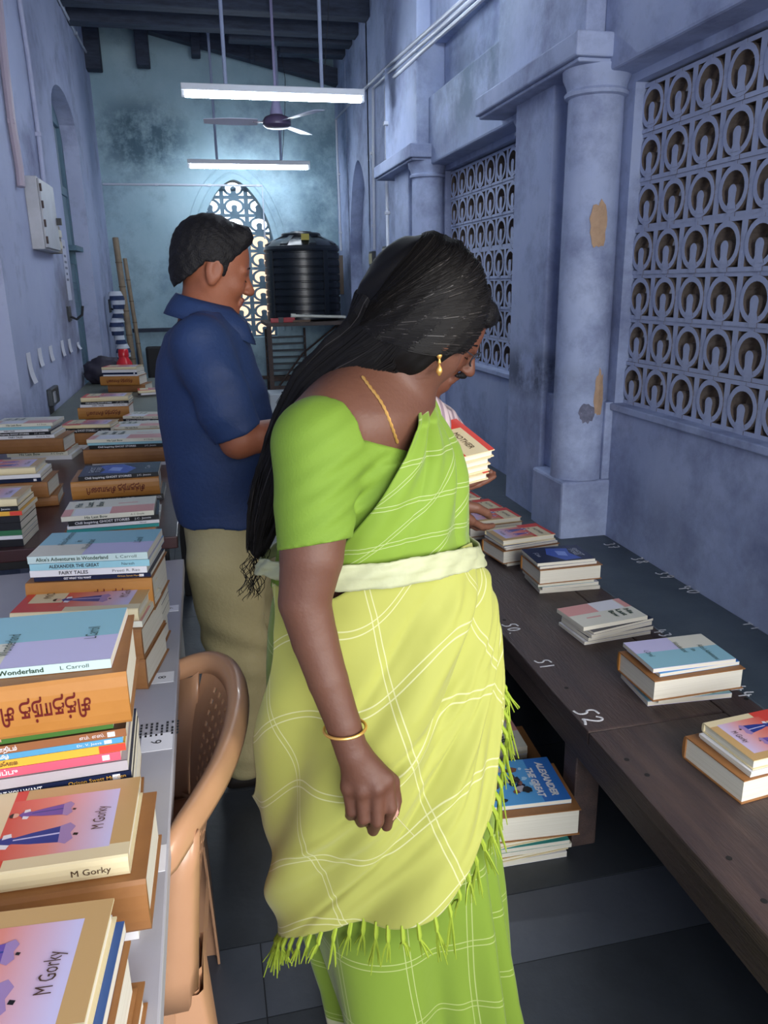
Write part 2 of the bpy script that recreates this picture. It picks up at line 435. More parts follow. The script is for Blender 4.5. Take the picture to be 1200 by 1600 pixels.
    for i in range(n):
        t0, t1 = -1 + 2 * i / n, -1 + 2 * (i + 1) / n
        xa, xb = xc + hw * t0, xc + hw * t1; z0, z1 = az(t0), az(t1)
        b.add([(xa, y0, z0), (xb, y0, z1), (xb, y0, ZT), (xa, y0, ZT)], [(0, 1, 2, 3)])
        b.add([(xa, y0, z0), (xb, y0, z1), (xb, y1, z1), (xa, y1, z0)], [(0, 3, 2, 1)])
        b.add([(xa, y1, z0), (xb, y1, z1), (xb, y1, ZT), (xa, y1, ZT)], [(0, 3, 2, 1)])
    wb = struct(b.build('wall_back', M_TEAL))
    # raised hood mouldings round the window
    for off, r in ((0.07, 0.016), (0.15, 0.012)):
        q = MB(); pts = []
        for i in range(-6, n + 7):
            t = -1 + 2 * i / n
            if t < -1: pts.append((xc - hw - off, y0, zs - (-1 - t) * 2.0))
            elif t > 1: pts.append((xc + hw + off, y0, zs - (t - 1) * 2.0))
            else: pts.append((xc + (hw + off) * t, y0, az(t) + off * 1.0 * (1 - abs(t) ** 4)))
        q.tube(pts, r, 6); q.build('hood_moulding', M_TEAL, wb, True)
    Tb = 0.19
    q0 = jali_mesh(Tb)
    q0.v = [(v[1] * 0.2667 / Tb, v[0], v[2]) for v in q0.v]; q0.f = [tuple(reversed(f)) for f in q0.f]
    jb = q0.mesh('window_lattice_block', [mat('teal_concrete', '6f8797', 0.9, c2='5d7484', scale=6, bump=0.2), MATS['bare_concrete']])
    win = struct(thing('window_1', '', ''))
    for k in ('label', 'category'): del win[k]
    for c in range(3):
        for r in range(9):
            xx = xc - hw + 0.2667 * (c + 0.5); zz = zsill + Tb * (r + 0.5)
            if zz - Tb * 0.5 > az(max(-1, min(1, (abs(xx - xc) - Tb * 0.5) / hw))): continue
            link('lattice_block', jb, win, (xx, y0 + 0.17, zz))
    # near end wall with a doorway behind the camera
    b = MB(); b.box(XL - 0.3, YN - 0.2, 0, -0.15, YN, ZT); b.box(-0.15, YN - 0.2, 2.75, XR + 0.22, YN, ZT)
    struct(b.build('wall_front', M_LAV))
    # ---- ceiling: sloping roof underside
    b = MB(); b.add([(XL - 0.3, YN - 0.3, 4.42), (XR + 0.3, YN - 0.3, 3.86), (XR + 0.3, YB + 0.3, 3.86), (XL - 0.3, YB + 0.3, 4.42),
                     (XL - 0.3, YN - 0.3, 4.7), (XR + 0.3, YN - 0.3, 4.7), (XR + 0.3, YB + 0.3, 4.7), (XL - 0.3, YB + 0.3, 4.7)],
                    [(0, 3, 2, 1), (4, 5, 6, 7), (0, 1, 5, 4), (1, 2, 6, 5), (2, 3, 7, 6), (3, 0, 4, 7)])
    ce = struct(b.build('ceiling', M_CEIL))
    # rafters following the slope (against the back wall and at intervals)
    for y in (9.0, 6.9, 4.6, 2.3, 0.2):
        q = MB()
        q.add([(XL, y, 4.02), (XR, y, 3.47), (XR, y + 0.14, 3.47), (XL, y + 0.14, 4.02), (XL, y, 4.19), (XR, y, 3.62), (XR, y + 0.14, 3.62), (XL, y + 0.14, 4.19)],
              [(0, 3, 2, 1), (4, 5, 6, 7), (0, 1, 5, 4), (1, 2, 6, 5), (2, 3, 7, 6), (3, 0, 4, 7)])
        if y > 8: q.build('rafter', M_BEAM, ce)
    for (x, zb, wd) in ((-0.84, 3.52, 0.16), (-0.36, 3.57, 0.13), (0.16, 3.68, 0.09), (0.72, 3.66, 0.05)):
        q = MB(); q.box(x - wd / 2, 8.96, zb, x + wd / 2, 9.12, 4.0); q.build('rafter_stub', M_BEAM, ce, bevel=0.01)
    for i, y in enumerate((7.35, 7.85, 8.15, 8.52)):
        x0 = (-0.4, 0.1, 0.45, 0.95)[i]
        q = MB(); q.box(x0 - 1.2 if i < 2 else x0, y, 3.62, XR, y + 0.16, 3.78); q.build('ceiling_joist', M_BEAM, ce, bevel=0.01)
    for y in (1.0, 2.2, 3.4, 4.6, 5.8):
        q = MB(); q.box(XL, y, 3.66, XR, y + 0.16, 3.84); q.build('ceiling_joist', M_BEAM, ce, bevel=0.01)
    # slate ledge along the right wall and stone lump
    b = MB(); b.box(1.295, -1.5, 0, XR - 0.001, 6.0, 0.412); lg = tag(b.build('stone_ledge', M_SLATE, bevel=0.006), 'long dark slate ledge along the right wall, chalk numbers on it', 'ledge')
    return wr, wl, wb, ce, lg
WR, WL, WB, CE, LEDGE = walls()

# outside world seen through the lattices
q = MB(); q.box(2.6, -4, 0, 2.75, 5.6, 2.75); q.box(2.6, 5.6, 0, 2.75, 8.3, 2.2)
q.box(1.83, -4, 2.62, 2.75, 5.4, 2.7)  # unseen roof slab, added to keep skylight off the passage outside
tag(q.build('boundary_wall', mat('brown_plaster_outside', '6d5e56', 0.9, c2='4d4a44', scale=3, thresh=(0.4, 0.6))), 'dim brown outside wall seen through the right-hand lattice, with added shading roof', 'wall')
q = MB(); q.box(-3, 13.5, 0, 4.5, 13.8, 2.28)
tag(q.build('garden_wall', mat('peach_plaster', 'e6b892', 0.8)), 'peach outside wall seen through the far pointed window', 'wall')
q = MB(); q.box(-20, -20, -0.4, 20, 40, -0.15); struct(q.build('ground', mat('outside_ground', '8a8378', 0.9)))

# ================================================================= FITTINGS
M_WHITE = mat('white_enamel', 'c9ced6', 0.45)
M_TUBE = mat('lit_tube', 'ffffff', 0.4, emit=((0.82, 0.91, 1.0), 42.0))
M_PIPE = mat('painted_conduit', '8f9ab4', 0.55)
M_PIPE2 = mat('pale_conduit', 'b4b9c6', 0.5)
M_DARK = mat('dark_plastic', '23262c', 0.45)
M_IRON = mat('rusty_iron', '54443e', 0.75, c2='3c3230', scale=20)
def tube_light(y, z, label, group):
    t = thing('tube_light', label, 'light', (0.6, y, z), group=group)
    q = MB(); q.box(-0.61, -0.03, 0.018, 0.61, 0.03, 0.06); q.build('batten', M_WHITE, t, bevel=0.004)
    q = MB(); q.tube([(-0.585, -0.005, -0.004), (0.585, -0.005, -0.004)], 0.019, 14); q.build('lamp_tube', M_TUBE, t, True)
    for s in (-1, 1):
        q = MB(); q.box(s * 0.585, -0.02, -0.018, s * 0.61, 0.02, 0.02); q.build('end_cap', M_WHITE, t, bevel=0.002)
    for x in (-0.32, 0.32):
        q = MB(); q.tube([(x, 0, 0.06), (x, 0, 1.24)], 0.0125, 8); q.build('drop_rod', M_PIPE, t, True)
        q = MB(); q.lathe([(0.03, 1.2), (0.028, 1.23), (0.012, 1.16)], (x, 0, 0), 12); q.build('ceiling_rose', M_PIPE, t, True)
    q = MB(); q.tube([(0.36, 0.0, 1.2), (0.40, 0.0, 0.8), (0.38, 0, 0.5), (0.33, 0, 0.06)], 0.003, 5); q.build('flex', M_DARK, t)
    return t
tube_light(5.8, 2.664, 'lit white tube light hanging on rods, nearer of the two', 'tube lights hanging from the roof')
tube_light(8.6, 2.604, 'lit white tube light hanging before the pointed window, farther of the two', 'tube lights hanging from the roof')
# a third fitting whose underside just shows at the top edge
tl = tube_light(4.05, 3.0, 'lit tube light at the top edge of the photo', 'tube lights hanging from the roof')
tl.location = (0.95, 4.05, 3.045)
for c in list(tl.children):
    if c.name.startswith('drop_rod') or c.name.startswith('ceiling_rose') or c.name.startswith('flex'): c.scale = (1, 1, 0.62)

def fan():
    t = thing('ceiling_fan', 'white three-bladed ceiling fan hanging between the tube lights', 'fan', (0.75, 7.2, 2.77))
    M = mat('fan_enamel', '8a86a6', 0.35); MBk = mat('fan_motor', '4a3f58', 0.35)
    q = MB(); q.lathe([(0.02, -0.055), (0.09, -0.05), (0.118, -0.03), (0.12, 0.0), (0.10, 0.03), (0.05, 0.05), (0.03, 0.06)], (0, 0, 0), 28); q.build('motor_housing', MBk, t, True)
    q = MB(); q.lathe([(0.055, 0.05), (0.05, 0.08), (0.032, 0.14), (0.028, 0.16)], (0, 0, 0), 20); q.build('canopy_cup', M, t, True)
    q = MB(); q.tube([(0, 0, 0.1), (0, 0, 0.95)], 0.012, 8); q.build('drop_rod', M, t, True)
    bm = MB(); n = 9
    vs = []
    for i in range(n):
        r = 0.16 + (0.60 - 0.16) * i / (n - 1); wd = 0.055 + 0.018 * math.sin(math.pi * i / (n - 1)); tw = 0.22 - 0.10 * i / (n - 1)
        for s in (-1, 1):
            for h in (0, 0.004): vs.append((r, s * wd, s * wd * tw + h - 0.01))
    fs = []
    for i in range(n - 1):
        a = i * 4; b = a + 4
        fs += [(a, a + 2, b + 2, b), (a + 1, b + 1, b + 3, a + 3), (a, b, b + 1, a + 1), (a + 2, a + 3, b + 3, b + 2)]
    fs += [(0, 1, 3, 2), ((n-1)*4, (n-1)*4+2, (n-1)*4+3, (n-1)*4+1)]
    bm.add(vs, fs); me = bm.mesh('blade', mat('fan_blade', 'b9b8cc', 0.35), True)
    ir = MB(); ir.box(0.10, -0.02, -0.012, 0.2, 0.02, -0.004); mi = ir.mesh('blade_iron', MBk)
    for k in range(3):
        a = math.radians(178 + 120 * k)
        bl = link('blade', me, t, (0, 0, 0), (0, 0, a)); link('blade_iron', mi, bl)
    return t
fan()

def conduit(name, pts, r, m, label, clips=(), cat='pipe', group=None, sm=True):
    t = MB(); t.tube(pts, r, 8)
    if len(clips):
        e = thing(name, label, cat, pts[0], group=group); off = Vector(pts[0])
        t.v = [tuple(Vector(v) - off) for v in t.v]; t.build('pipe_run', m, e, True)
        for c in clips:
            q = MB(); c = Vector(c) - off; q.box(c.x - 0.018, c.y - 0.018, c.z - 0.012, c.x + 0.018, c.y + 0.018, c.z + 0.012); q.build('pipe_clip', m, e, bevel=0.003)
        return e
    o = t.build(name, m, None, True); tag(o, label, cat, group); return o
yb = YB - 0.012
conduit('water_pipe', [(XL + 0.01, yb, 2.5), (0.766, yb, 2.5), (0.766, yb, 1.95)], 0.011, M_PIPE2, 'thin pale pipe running across the back wall above the window', [(-0.35, yb, 2.5), (0.2, yb, 2.5), (0.72, yb, 2.5)])
xr = XR - 0.014
g = 'conduits on the right wall'
def swc(k, pts, label, zclip):
    P = [tuple(onx(px, py, 1.402 if px > 605 else 1.586)) for px, py in pts]
    conduit('wall_conduit', P, 0.012, M_PIPE2, label, [P[-1][:2] + (zclip,), P[-1][:2] + (zclip + .6,)], group=g)
swc(0, [(800, -68), (742, -16), (690, 30), (652, 63), (612, 98), (560, 148), (525, 186), (533, 392)], 'pale conduit slanting down to the back corner switch board', 2.0)
swc(1, [(800, -56), (742, -4), (690, 42), (652, 75), (612, 110), (583, 138), (585, 390)], 'pale conduit dropping right of the blind arch', 1.95)
swc(2, [(800, -43), (742, 9), (690, 54), (652, 87), (618, 118), (602, 134), (606, 386)], 'pale conduit dropping nearest the far columns', 1.95)
def switch_box(y, z, label, h=0.11, w=0.09):
    t = thing('switch_box', label, 'switch', (XR, y, z))
    q = MB(); q.box(-0.035, -w / 2, -h / 2, 0, w / 2, h / 2); q.build('box_body', mat('box_black', '2e3236', 0.5), t, bevel=0.004)
    q = MB(); q.box(-0.042, -w / 2 + 0.018, -h / 2 + 0.02, -0.034, w / 2 - 0.018, h / 2 - 0.02); q.build('switch_plate', mat('ivory_plate', 'b7ae86', 0.5), t, bevel=0.002)
    return t
switch_box(onx(585, 405, XR).y, 1.67, 'small black switch box with ivory plate right of the blind arch', 0.13, 0.14)
switch_box(onx(607, 402, XR).y, 1.69, 'small switch box partly behind the woman\'s head', 0.13, 0.16)
t = thing('switch_board', 'tall brown wooden switch board in the back corner beside the water tank', 'switch board', (XR, 9.08, 1.62))
q = MB(); q.box(-0.05, -0.07, -0.28, 0, 0.07, 0.14); q.build('board', mat('brown_board', '6b5d52', 0.7), t, bevel=0.004)
q = MB(); q.box(-0.062, -0.035, -0.05, -0.05, 0.035, 0.08); q.build('switch_plate', mat('ivory_plate', 'b7ae86', 0.5), t, bevel=0.002)

# ---- left wall fittings
xl = XL
t = thing('meter_cabinet', 'white hinged metal electric box on the left wall', 'electric box', (xl, 5.26, 1.86))
q = MB(); q.box(0, -0.26, -0.19, 0.07, 0.22, 0.20); q.build('cabinet_body', mat('off_white_metal', 'b9bcc4', 0.5, c2='a6a8ae', scale=6), t, bevel=0.005)
q = MB(); q.box(0.07, -0.25, -0.18, 0.082, 0.21, 0.19); lid = q.build('lid', mat('off_white_metal'.replace('off', 'off'), 'b9bcc4'), t, bevel=0.004)
for z in (-0.14, -0.05, 0.05, 0.14):
    q = MB(); q.tube([(0.086, -0.255, z - 0.02), (0.086, -0.255, z + 0.02)], 0.006, 8); q.build('hinge', M_IRON, t)
q = MB(); q.box(0.08, 0.17, -0.03, 0.11, 0.20, 0.01); q.build('latch', M_DARK, t)
q = MB(); q.box(0.0, 0.24, -0.19, 0.06, 0.42, -0.02); a = q.build('switch_panel', mat('worn_wood_panel', '8c857c', 0.7), t, bevel=0.004)
for k, (y, z) in enumerate(((0.28, -0.07), (0.33, -0.07), (0.38, -0.07), (0.28, -0.14), (0.35, -0.14))):
    q = MB(); q.box(0.06, y - 0.017, z - 0.022, 0.072, y + 0.017, z + 0.022); q.build('switch', mat('switch_face', '4e4c48' if k % 2 else 'c8c5ba', 0.4), a, bevel=0.002)
gl = 'conduits on the left wall'
def lcon(pts, r, label, m=M_PIPE):
    P = [onx(px, py, xl + r + 0.003) for px, py in pts]
    conduit('wall_conduit', [tuple(p) for p in P], r, m, label, [tuple(P[len(P) // 2])], group=gl)
lcon([(-3, 0), (8, 110), (18, 190), (30, 262), (33, 292)], 0.022, 'thick mauve pipe down the left wall to the electric box', mat('mauve_pipe', 'a59aa8', 0.5))
lcon([(30, -2), (44, 90), (60, 210), (70, 300), (74, 345)], 0.014, 'slim lavender conduit on the left wall left of the door', M_LAV)
lcon([(91, -2), (118, 52), (140, 92)], 0.012, 'slanting pale conduit high on the left wall', M_PIPE2)
lcon([(127, -2), (131, 40), (137, 95)], 0.010, 'short upright conduit high on the left wall near the back', M_PIPE2)
def coat_hook(px, py, label, s=1.0):
    p = onx(px, py, xl); t = thing('wall_hook', label, 'hook', tuple(p))
    q = MB(); q.box(0, -0.06 * s, -0.05 * s, 0.012, 0.06 * s, 0.05 * s); q.build('back_plate', M_DARK, t, bevel=0.003)
    q = MB(); q.tube([(0.01, 0, -0.02 * s), (0.05 * s, 0, -0.04 * s), (0.09 * s, 0, -0.01), (0.10 * s, 0, 0.05 * s)], 0.009, 8); q.build('hook_arm', M_DARK, t, True)
    return t
coat_hook(107, 490, 'black metal hook on the left wall just before the door')
coat_hook(171, 478, 'black metal hook on the left wall beyond the door', 1.3)
p = onx(80, 618, xl); t = thing('wall_socket', 'grey metal socket plate low on the left wall above the books', 'socket', tuple(p))
q = MB(); q.box(0, -0.13, -0.05, 0.03, 0.1, 0.05); q.build('socket_plate', mat('grey_metal', '565b60', 0.4, 0.6), t, bevel=0.006)
q = MB(); q.box(0.03, -0.10, -0.03, 0.036, -0.05, 0.03); q.build('socket_insert', mat('pale_insert', 'a4a7b2', 0.5), t)
q = MB(); q.box(0.0, -0.11, -0.11, 0.02, -0.07, -0.05); q.build('cable_stub', M_DARK, t)
# paper notice on the door-side wall
p = onx(104, 428, xl); t = thing('paper_notice', 'white printed paper notice taped on the left wall beside the door', 'notice', (xl + 0.002, p.y, p.z + 0.02))
q = MB(); q.box(0, -0.075, -0.2, 0.002, 0.085, 0.21); q.build('sheet', mat('notice_paper', 'c3c6d6', 0.8), t)
M_PRINT = mat('grey_print', '6a6e80', 0.8)
MV = Matrix(((0, 0, 1, 0), (1, 0, 0, 0), (0, 1, 0, 0), (0, 0, 0, 1)))     # text on a wall facing +x
# the lines on the notice are illegible: short grey print bars
for k, (z, w) in enumerate(((0.16, 0.03), (0.10, 0.045), (0.06, 0.055), (0.02, 0.055), (-0.02, 0.035), (-0.06, 0.05))):
    q = MB()
    for j in range(5):
        q.box(0.0022, -w + j * w * 0.4, z - 0.008, 0.0026, -w + (j * 0.4 + 0.28) * w, z + 0.008)
    q.build('print_line', M_PRINT, t)
# six small paper tags
for k, (px, py, h) in enumerate(((47, 575, 0.16), (63, 558, 0.10), (80, 552, 0.09), (98, 544, 0.10), (109, 540, 0.09), (122, 540, 0.05))):
    p = onx(px, py, xl + 0.002)
    q = MB(); n = 6; vs = []
    for i in range(n + 1):
        t_ = i / n; xx = 0.002 + 0.02 * t_ ** 3 * (1 if k in (0, 5) else 0.4)
        vs += [(xx, -0.05, h / 2 - h * t_), (xx, 0.05, h / 2 - h * t_), (xx + 0.0015, 0.05, h / 2 - h * t_), (xx + 0.0015, -0.05, h / 2 - h * t_)]
    fs = []
    for i in range(n):
        a = i * 4
        for j in range(4): fs.append((a + j, a + (j + 1) % 4, a + 4 + (j + 1) % 4, a + 4 + j))
    q.add(vs, fs)
    o = q.build('paper_tag', mat('tag_paper', 'd8dae4', 0.8)); o.location = (xl, p.y, p.z)
    tag(o, ('long curling white paper tag, nearest of the six on the wall', 'white paper tag, second of the six from the near end', 'white paper tag, third of the six from the near end',
            'white paper tag, fourth of the six from the near end', 'white paper tag, fifth of the six from the near end', 'short white paper tag beside the door, last of the six')[k], 'paper tag', 'paper tags on the left wall')

# ---- water tank on its stand
t = thing('water_tank', 'ribbed black plastic water tank on the iron stand', 'water tank', (1.09, 8.62, 1.085))
M_TANK = mat('black_polythene', '10161d', 0.32, spec=0.6)
R0 = 0.395; prof = [(0.36, 0.0), (R0, 0.02)]
nr = 9; z0, z1 = 0.04, 0.70
for i in range(nr):
    a = z0 + (z1 - z0) * i / nr; d = (z1 - z0) / nr
    prof += [(R0, a), (R0, a + d * 0.72), (R0 - 0.012, a + d * 0.80), (R0 - 0.012, a + d * 0.92)]
prof += [(R0, 0.70), (R0 + 0.005, 0.72), (R0 - 0.005, 0.75), (0.33, 0.80), (0.21, 0.838), (0.2, 0.842)]
q = MB(); q.lathe(prof, (0, 0, 0), 48); q.build('tank_body', M_TANK, t, True, 30)
q = MB(); q.lathe([(0.2, 0.835), (0.205, 0.845), (0.205, 0.875), (0.19, 0.885), (0.12, 0.888), (0.11, 0.90), (0.02, 0.902)], (0, 0, 0), 32); q.build('lid', M_TANK, t, True, 30)
for a in range(8):
    q = MB(); th = math.radians(a * 45 + 10)
    Mx = Matrix.Rotation(th, 4, 'Z')
    q.add([Mx @ Vector(v) for v in ((0.2, -0.035, 0.83), (0.2, 0.035, 0.83), (0.385, 0.05, 0.73), (0.385, -0.05, 0.73), (0.2, -0.03, 0.86), (0.2, 0.03, 0.86), (0.385, 0.04, 0.772), (0.385, -0.04, 0.772))],
          [(0, 1, 2, 3), (4, 7, 6, 5), (0, 4, 5, 1), (1, 5, 6, 2), (2, 6, 7, 3), (3, 7, 4, 0)]); q.build('shoulder_rib', M_TANK, t, bevel=0.006)
q = MB(); q.box(-0.04, -0.34, 0.80, 0.04, -0.325, 0.86); q.build('yellow_label', mat('label_yellow', 'a79a32', 0.5), t)
for a in range(4):
    q = MB(); th = math.radians(a * 90 - 60); q.box(R0 - 0.012, -0.03, 0.04, R0 + 0.007, 0.03, 0.7, M=Matrix.Rotation(th, 4, 'Z')); q.build('vertical_rib', M_TANK, t, bevel=0.005)
t = thing('tank_stand', 'rusty iron stand with a plank top carrying the black water tank', 'stand', (1.09, 8.62, 0))
q = MB(); q.box(-0.44, -0.42, 1.045, 0.47, 0.42, 1.083); q.build('stand_top', mat('worn_plank', '5a504c', 0.8, c2='443b38', scale=8), t, bevel=0.004)
for (x, y) in ((-0.42, -0.4), (-0.36, 0.3), (0.44, -0.4), (0.44, 0.38)):
    q = MB(); q.box(x - 0.022, y - 0.022, 0, x + 0.022, y + 0.022, 1.045); q.build('leg', M_IRON, t)
for y in (-0.4, 0.38):
    q = MB(); q.box(-0.4, y - 0.012, 0.40, 0.43, y + 0.012, 0.44); q.build('cross_bar', M_IRON, t)
q = MB(); q.tube([(-0.40, 0.33, 0.2), (0.0, 0.33, 0.7), (0.4, 0.33, 1.0)], 0.012, 6); q.build('brace', M_IRON, t)
# things on the stand top
t = thing('red_tool', 'red metal tool lying on the left end of the tank stand', 'tool', (0.80, 8.225, 1.083))
q = MB(); q.box(-0.11, -0.02, 0, 0.02, 0.02, 0.045); q.prism([(0.02, -0.03), (0.14, -0.02), (0.10, 0.03), (0.02, 0.03)], 0.0, 0.05); q.build('tool_body', mat('red_paint', 'a8343a', 0.45), t, bevel=0.005)
q = MB(); q.box(-0.03, -0.024, 0.0, 0.025, 0.024, 0.052); q.build('grip_band', M_DARK, t)
t = thing('white_pipe', 'white plastic pipe lying in front of the water tank', 'pipe', (1.12, 8.222, 1.128))
q = MB(); q.tube([(-0.2, 0, 0.02), (0.35, 0.0, -0.005)], 0.015, 12); q.build('pipe_length', mat('white_pvc', 'cfd0c4', 0.45), t, True)
q = MB(); q.tube([(-0.22, 0, 0.021), (-0.17, 0, 0.019)], 0.022, 12); q.build('socket_end', mat('white_pvc', 'cfd0c4', 0.45), t, True)
q = MB(); q.box(0.90, 8.203, 1.0835, 1.10, 8.222, 1.105); tag(q.build('wood_block', mat('pale_wood', '6e5a4b', 0.8), bevel=0.004), 'small flat wooden block under the white pipe on the stand', 'wood block')
# shelf unit seen dimly behind the stand
t = thing('wire_rack', 'dark slatted rack behind the tank stand legs', 'rack', (0.92, 9.12, 0))
for x in (-0.22, 0.22):
    q = MB(); q.box(x - 0.012, -0.05, 0.3, x + 0.012, -0.03, 0.98); q.build('upright', M_IRON, t)
for i in range(6):
    z = 0.5 + 0.075 * i
    q = MB(); q.box(-0.22, -0.06, z, 0.22, 0.02, z + 0.018); q.build('slat', mat('rack_grey', '50565c', 0.6), t)
q = MB(); q.box(-0.30, -0.07, 0.42, 0.26, 0.04, 0.45); q.build('rack_base', M_IRON, t)
# bamboo poles, striped cloth leaning by the left back corner
for k, (x0, y0, x1, z1, r, lab) in enumerate(((-0.70, 8.6, -0.80, 1.95, 0.032, 'thick tan bamboo pole leaning in the back left corner'), (-0.62, 8.75, -0.74, 1.75, 0.022, 'thinner tan bamboo pole leaning beside the thick one'))):
    t = thing('bamboo_pole', lab, 'pole', (0, 0, 0), group='bamboo poles in the corner')
    q = MB(); q.tube([(x0 + 0.0, y0, 0), (x1, y0 + 0.35, z1)], r, 10); q.build('culm', mat('bamboo', '94826a', 0.6, c2='7a6b58', scale=8), t, True)
    for j in range(1, 8):
        f = j / 8.0; q = MB(); c = Vector((x0 + (x1 - x0) * f, y0 + 0.35 * f, z1 * f))
        q.tube([c - Vector((0, 0, 0.006)), c + Vector((0, 0, 0.006))], r * 1.13, 10); q.build('node_ring', mat('bamboo_node', '6d5d49', 0.7), t, True)
q = MB()
NS = 16
prevc = None
M_S1, M_S2 = mat('cloth_white', 'c9d0da', 0.9), mat('cloth_navy', '2f3f63', 0.9)
for i in range(NS):
    z = 1.42 - i * 0.042
    q.lathe([(0.055 + 0.012 * math.sin(i), 0), (0.062 + 0.012 * math.sin(i + 1), -0.042)], (-0.80 + 0.02 * math.sin(i * 0.6), 8.3 + 0.01 * i * 0, z), 12, m=i % 2, sy=1.2)
tag(q.build('striped_cloth', [M_S1, M_S2], None, True), 'navy and white striped cloth hanging in the back left corner', 'cloth')
q = MB(); q.box(-0.74, 9.1, 0.98, 0.42, 9.16, 1.02); q.box(-0.72, 9.08, 0, -0.68, 9.14, 0.98); q.box(0.34, 9.08, 0, 0.38, 9.14, 0.98)
tag(q.build('wooden_rail', M_BEAM), 'low dark wooden rail against the back wall behind the man', 'rail')

# ================================================================= TABLES
M_WT = mat('white_laminate', 'b3b2ba', 0.38, c2='a9a8b1', scale=3)
M_BT = mat('maroon_laminate', '4a2b2c', 0.3, c2='3a2021', scale=6, bump=0.04)
M_LEG = mat('black_steel', '1c1c1f', 0.5)
def table(name, label, x0, x1, y0, y1, z, m, legm, th=0.03, apron=0.0):
    t = thing(name, label, 'table', (x1, y1, 0)); ox, oy = x1, y1
    q = MB(); q.box(x0 - ox, y0 - oy, z - th, 0, 0, z); q.build('table_top', m, t, bevel=0.003)
    if apron:
        q = MB(); q.box(x0 - ox + 0.03, y0 - oy + 0.03, z - th - apron, -0.03, y0 - oy + 0.05, z - th); q.box(x0 - ox + 0.03, -0.05, z - th - apron, -0.03, -0.03, z - th)
        q.box(-0.05, y0 - oy + 0.05, z - th - apron, -0.03, -0.05, z - th); q.box(x0 - ox + 0.03, y0 - oy + 0.05, z - th - apron, x0 - ox + 0.05, -0.05, z - th)
        q.build('apron', legm, t)
    for x in (x0 - ox + 0.04, -0.05):
        for y in (y0 - oy + 0.06, -0.06):
            q = MB(); q.box(x - 0.02, y - 0.02, 0, x + 0.02, y + 0.02, z - th - apron); q.build('leg', legm, t)
    return t
ZW, ZBR, ZG = 0.74, 0.79, 0.76
wt = table('white_table', 'long white laminate table in the near left under the largest book stacks', XL + 0.02, -0.096, 0.12, 2.07, ZW, M_WT, mat('grey_steel', '8e949e', 0.4, 0.5), 0.03)
q = MB(); q.box(-0.034, -0.50, 0.05, -0.02, -0.03, 0.70); q.build('side_panel', mat('pale_panel', '9fa6ae', 0.5), wt)
bt = table('brown_table', 'maroon-brown laminate table behind the white table, two rows of books on it', XL + 0.02, -0.111, 2.12, 3.75, ZBR, M_BT, M_LEG, 0.035, 0.03)
gt = table('grey_table', 'grey-green topped table at the far end of the row of tables', XL + 0.02, -0.25, 3.80, 6.5, ZG, mat('grey_laminate', '6c7268', 0.45, c2='60665d', scale=5), M_LEG, 0.03)
# dot print and number stickers on the white table
M_STK = mat('sticker_paper', 'ececf2', 0.7)
M_INK = mat('ink', '2a2c30', 0.7)
for (px, py, s, w) in ((267, 951, '9', 0.035), (254, 1059, '8', 0.042), (245, 1160, '6', 0.05), (228, 1345, '5', 0.05)):
    p = onz(px, py, ZW) - Vector((-0.096, 2.07, 0)); 
    q = MB(); q.box(p.x - w / 2, p.y - w / 2, ZW + 0.0002, p.x + w / 2, p.y + w / 2, ZW + 0.0008); st = q.build('number_sticker', M_STK, wt)
    if s != '5': put_text(s, w * 0.5, M_INK, st, Matrix.Translation((p.x, p.y, ZW + 0.0011)) @ Matrix.Rotation(math.radians(90), 4, 'Z'))
p = onz(241, 1140, ZW) - Vector((-0.096, 2.07, 0)); q = MB()
for i in range(10):
    for j in range(5):
        if (i * 5 + j * 3) % 7 == 0: continue
        x = p.x - 0.04 + i * 0.0085; y = p.y - 0.022 + j * 0.009
        q.box(x, y, ZW + 0.0002, x + 0.0035, y + 0.006, ZW + 0.0008)
q.build('dot_print', M_INK, wt)

# bench
M_BW = mat('dark_bench_wood', '473833', 0.55, c2='33282a', scale=4, bump=0.35, bscale=30, stretch=(9, 1, 9), c3='5a4740', c3s=1.4, c3t=(0.45, 0.8), detail=9)
t = thing('wooden_bench', 'long low dark wooden bench on the right, chalk numbers on its edge', 'bench', (0.82, 3.4, 0)); bench = t
q = MB(); q.box(0.0, -1.92, 0.38, 0.365, 1.2, 0.42); q.build('seat_plank', M_BW, t, bevel=0.005)
q = MB(); q.box(0.0, -4.6, 0.38, 0.365, -1.923, 0.42); q.build('seat_plank', M_BW, t, bevel=0.005)
q = MB(); q.box(0.368, -4.6, 0.38, 0.468, 1.2, 0.4195); q.build('seat_plank', M_BW, t, bevel=0.005)
q = MB(); q.box(0.02, -4.55, 0.29, 0.05, 1.15, 0.38); q.build('front_rail', M_BW, t, bevel=0.004)
for y in (-4.3, -3.2, -1.78, -0.4, 1.0):
    q = MB(); q.box(0.03, y - 0.035, 0, 0.10, y + 0.035, 0.38); q.build('leg', M_BW, t, bevel=0.004)
    q = MB(); q.box(0.36, y - 0.035, 0, 0.43, y + 0.035, 0.38); q.build('leg', M_BW, t, bevel=0.004)
for (px, py) in ((788, 969), (885, 1075), (1011, 1211), (1139, 1341), (1194, 1408), (960, 1190), (1166, 1092)):
    p = onz(px, py, 0.42) - Vector((0.82, 3.4, 0))
    if p.x < 0.01: p.x = 0.03
    q = MB(); q.lathe([(0.006, 0.4195), (0.006, 0.4206), (0.003, 0.4207)], (p.x, p.y, 0), 10); q.build('nail_hole', mat('nail_black', '0c0a0a', 0.9), t)
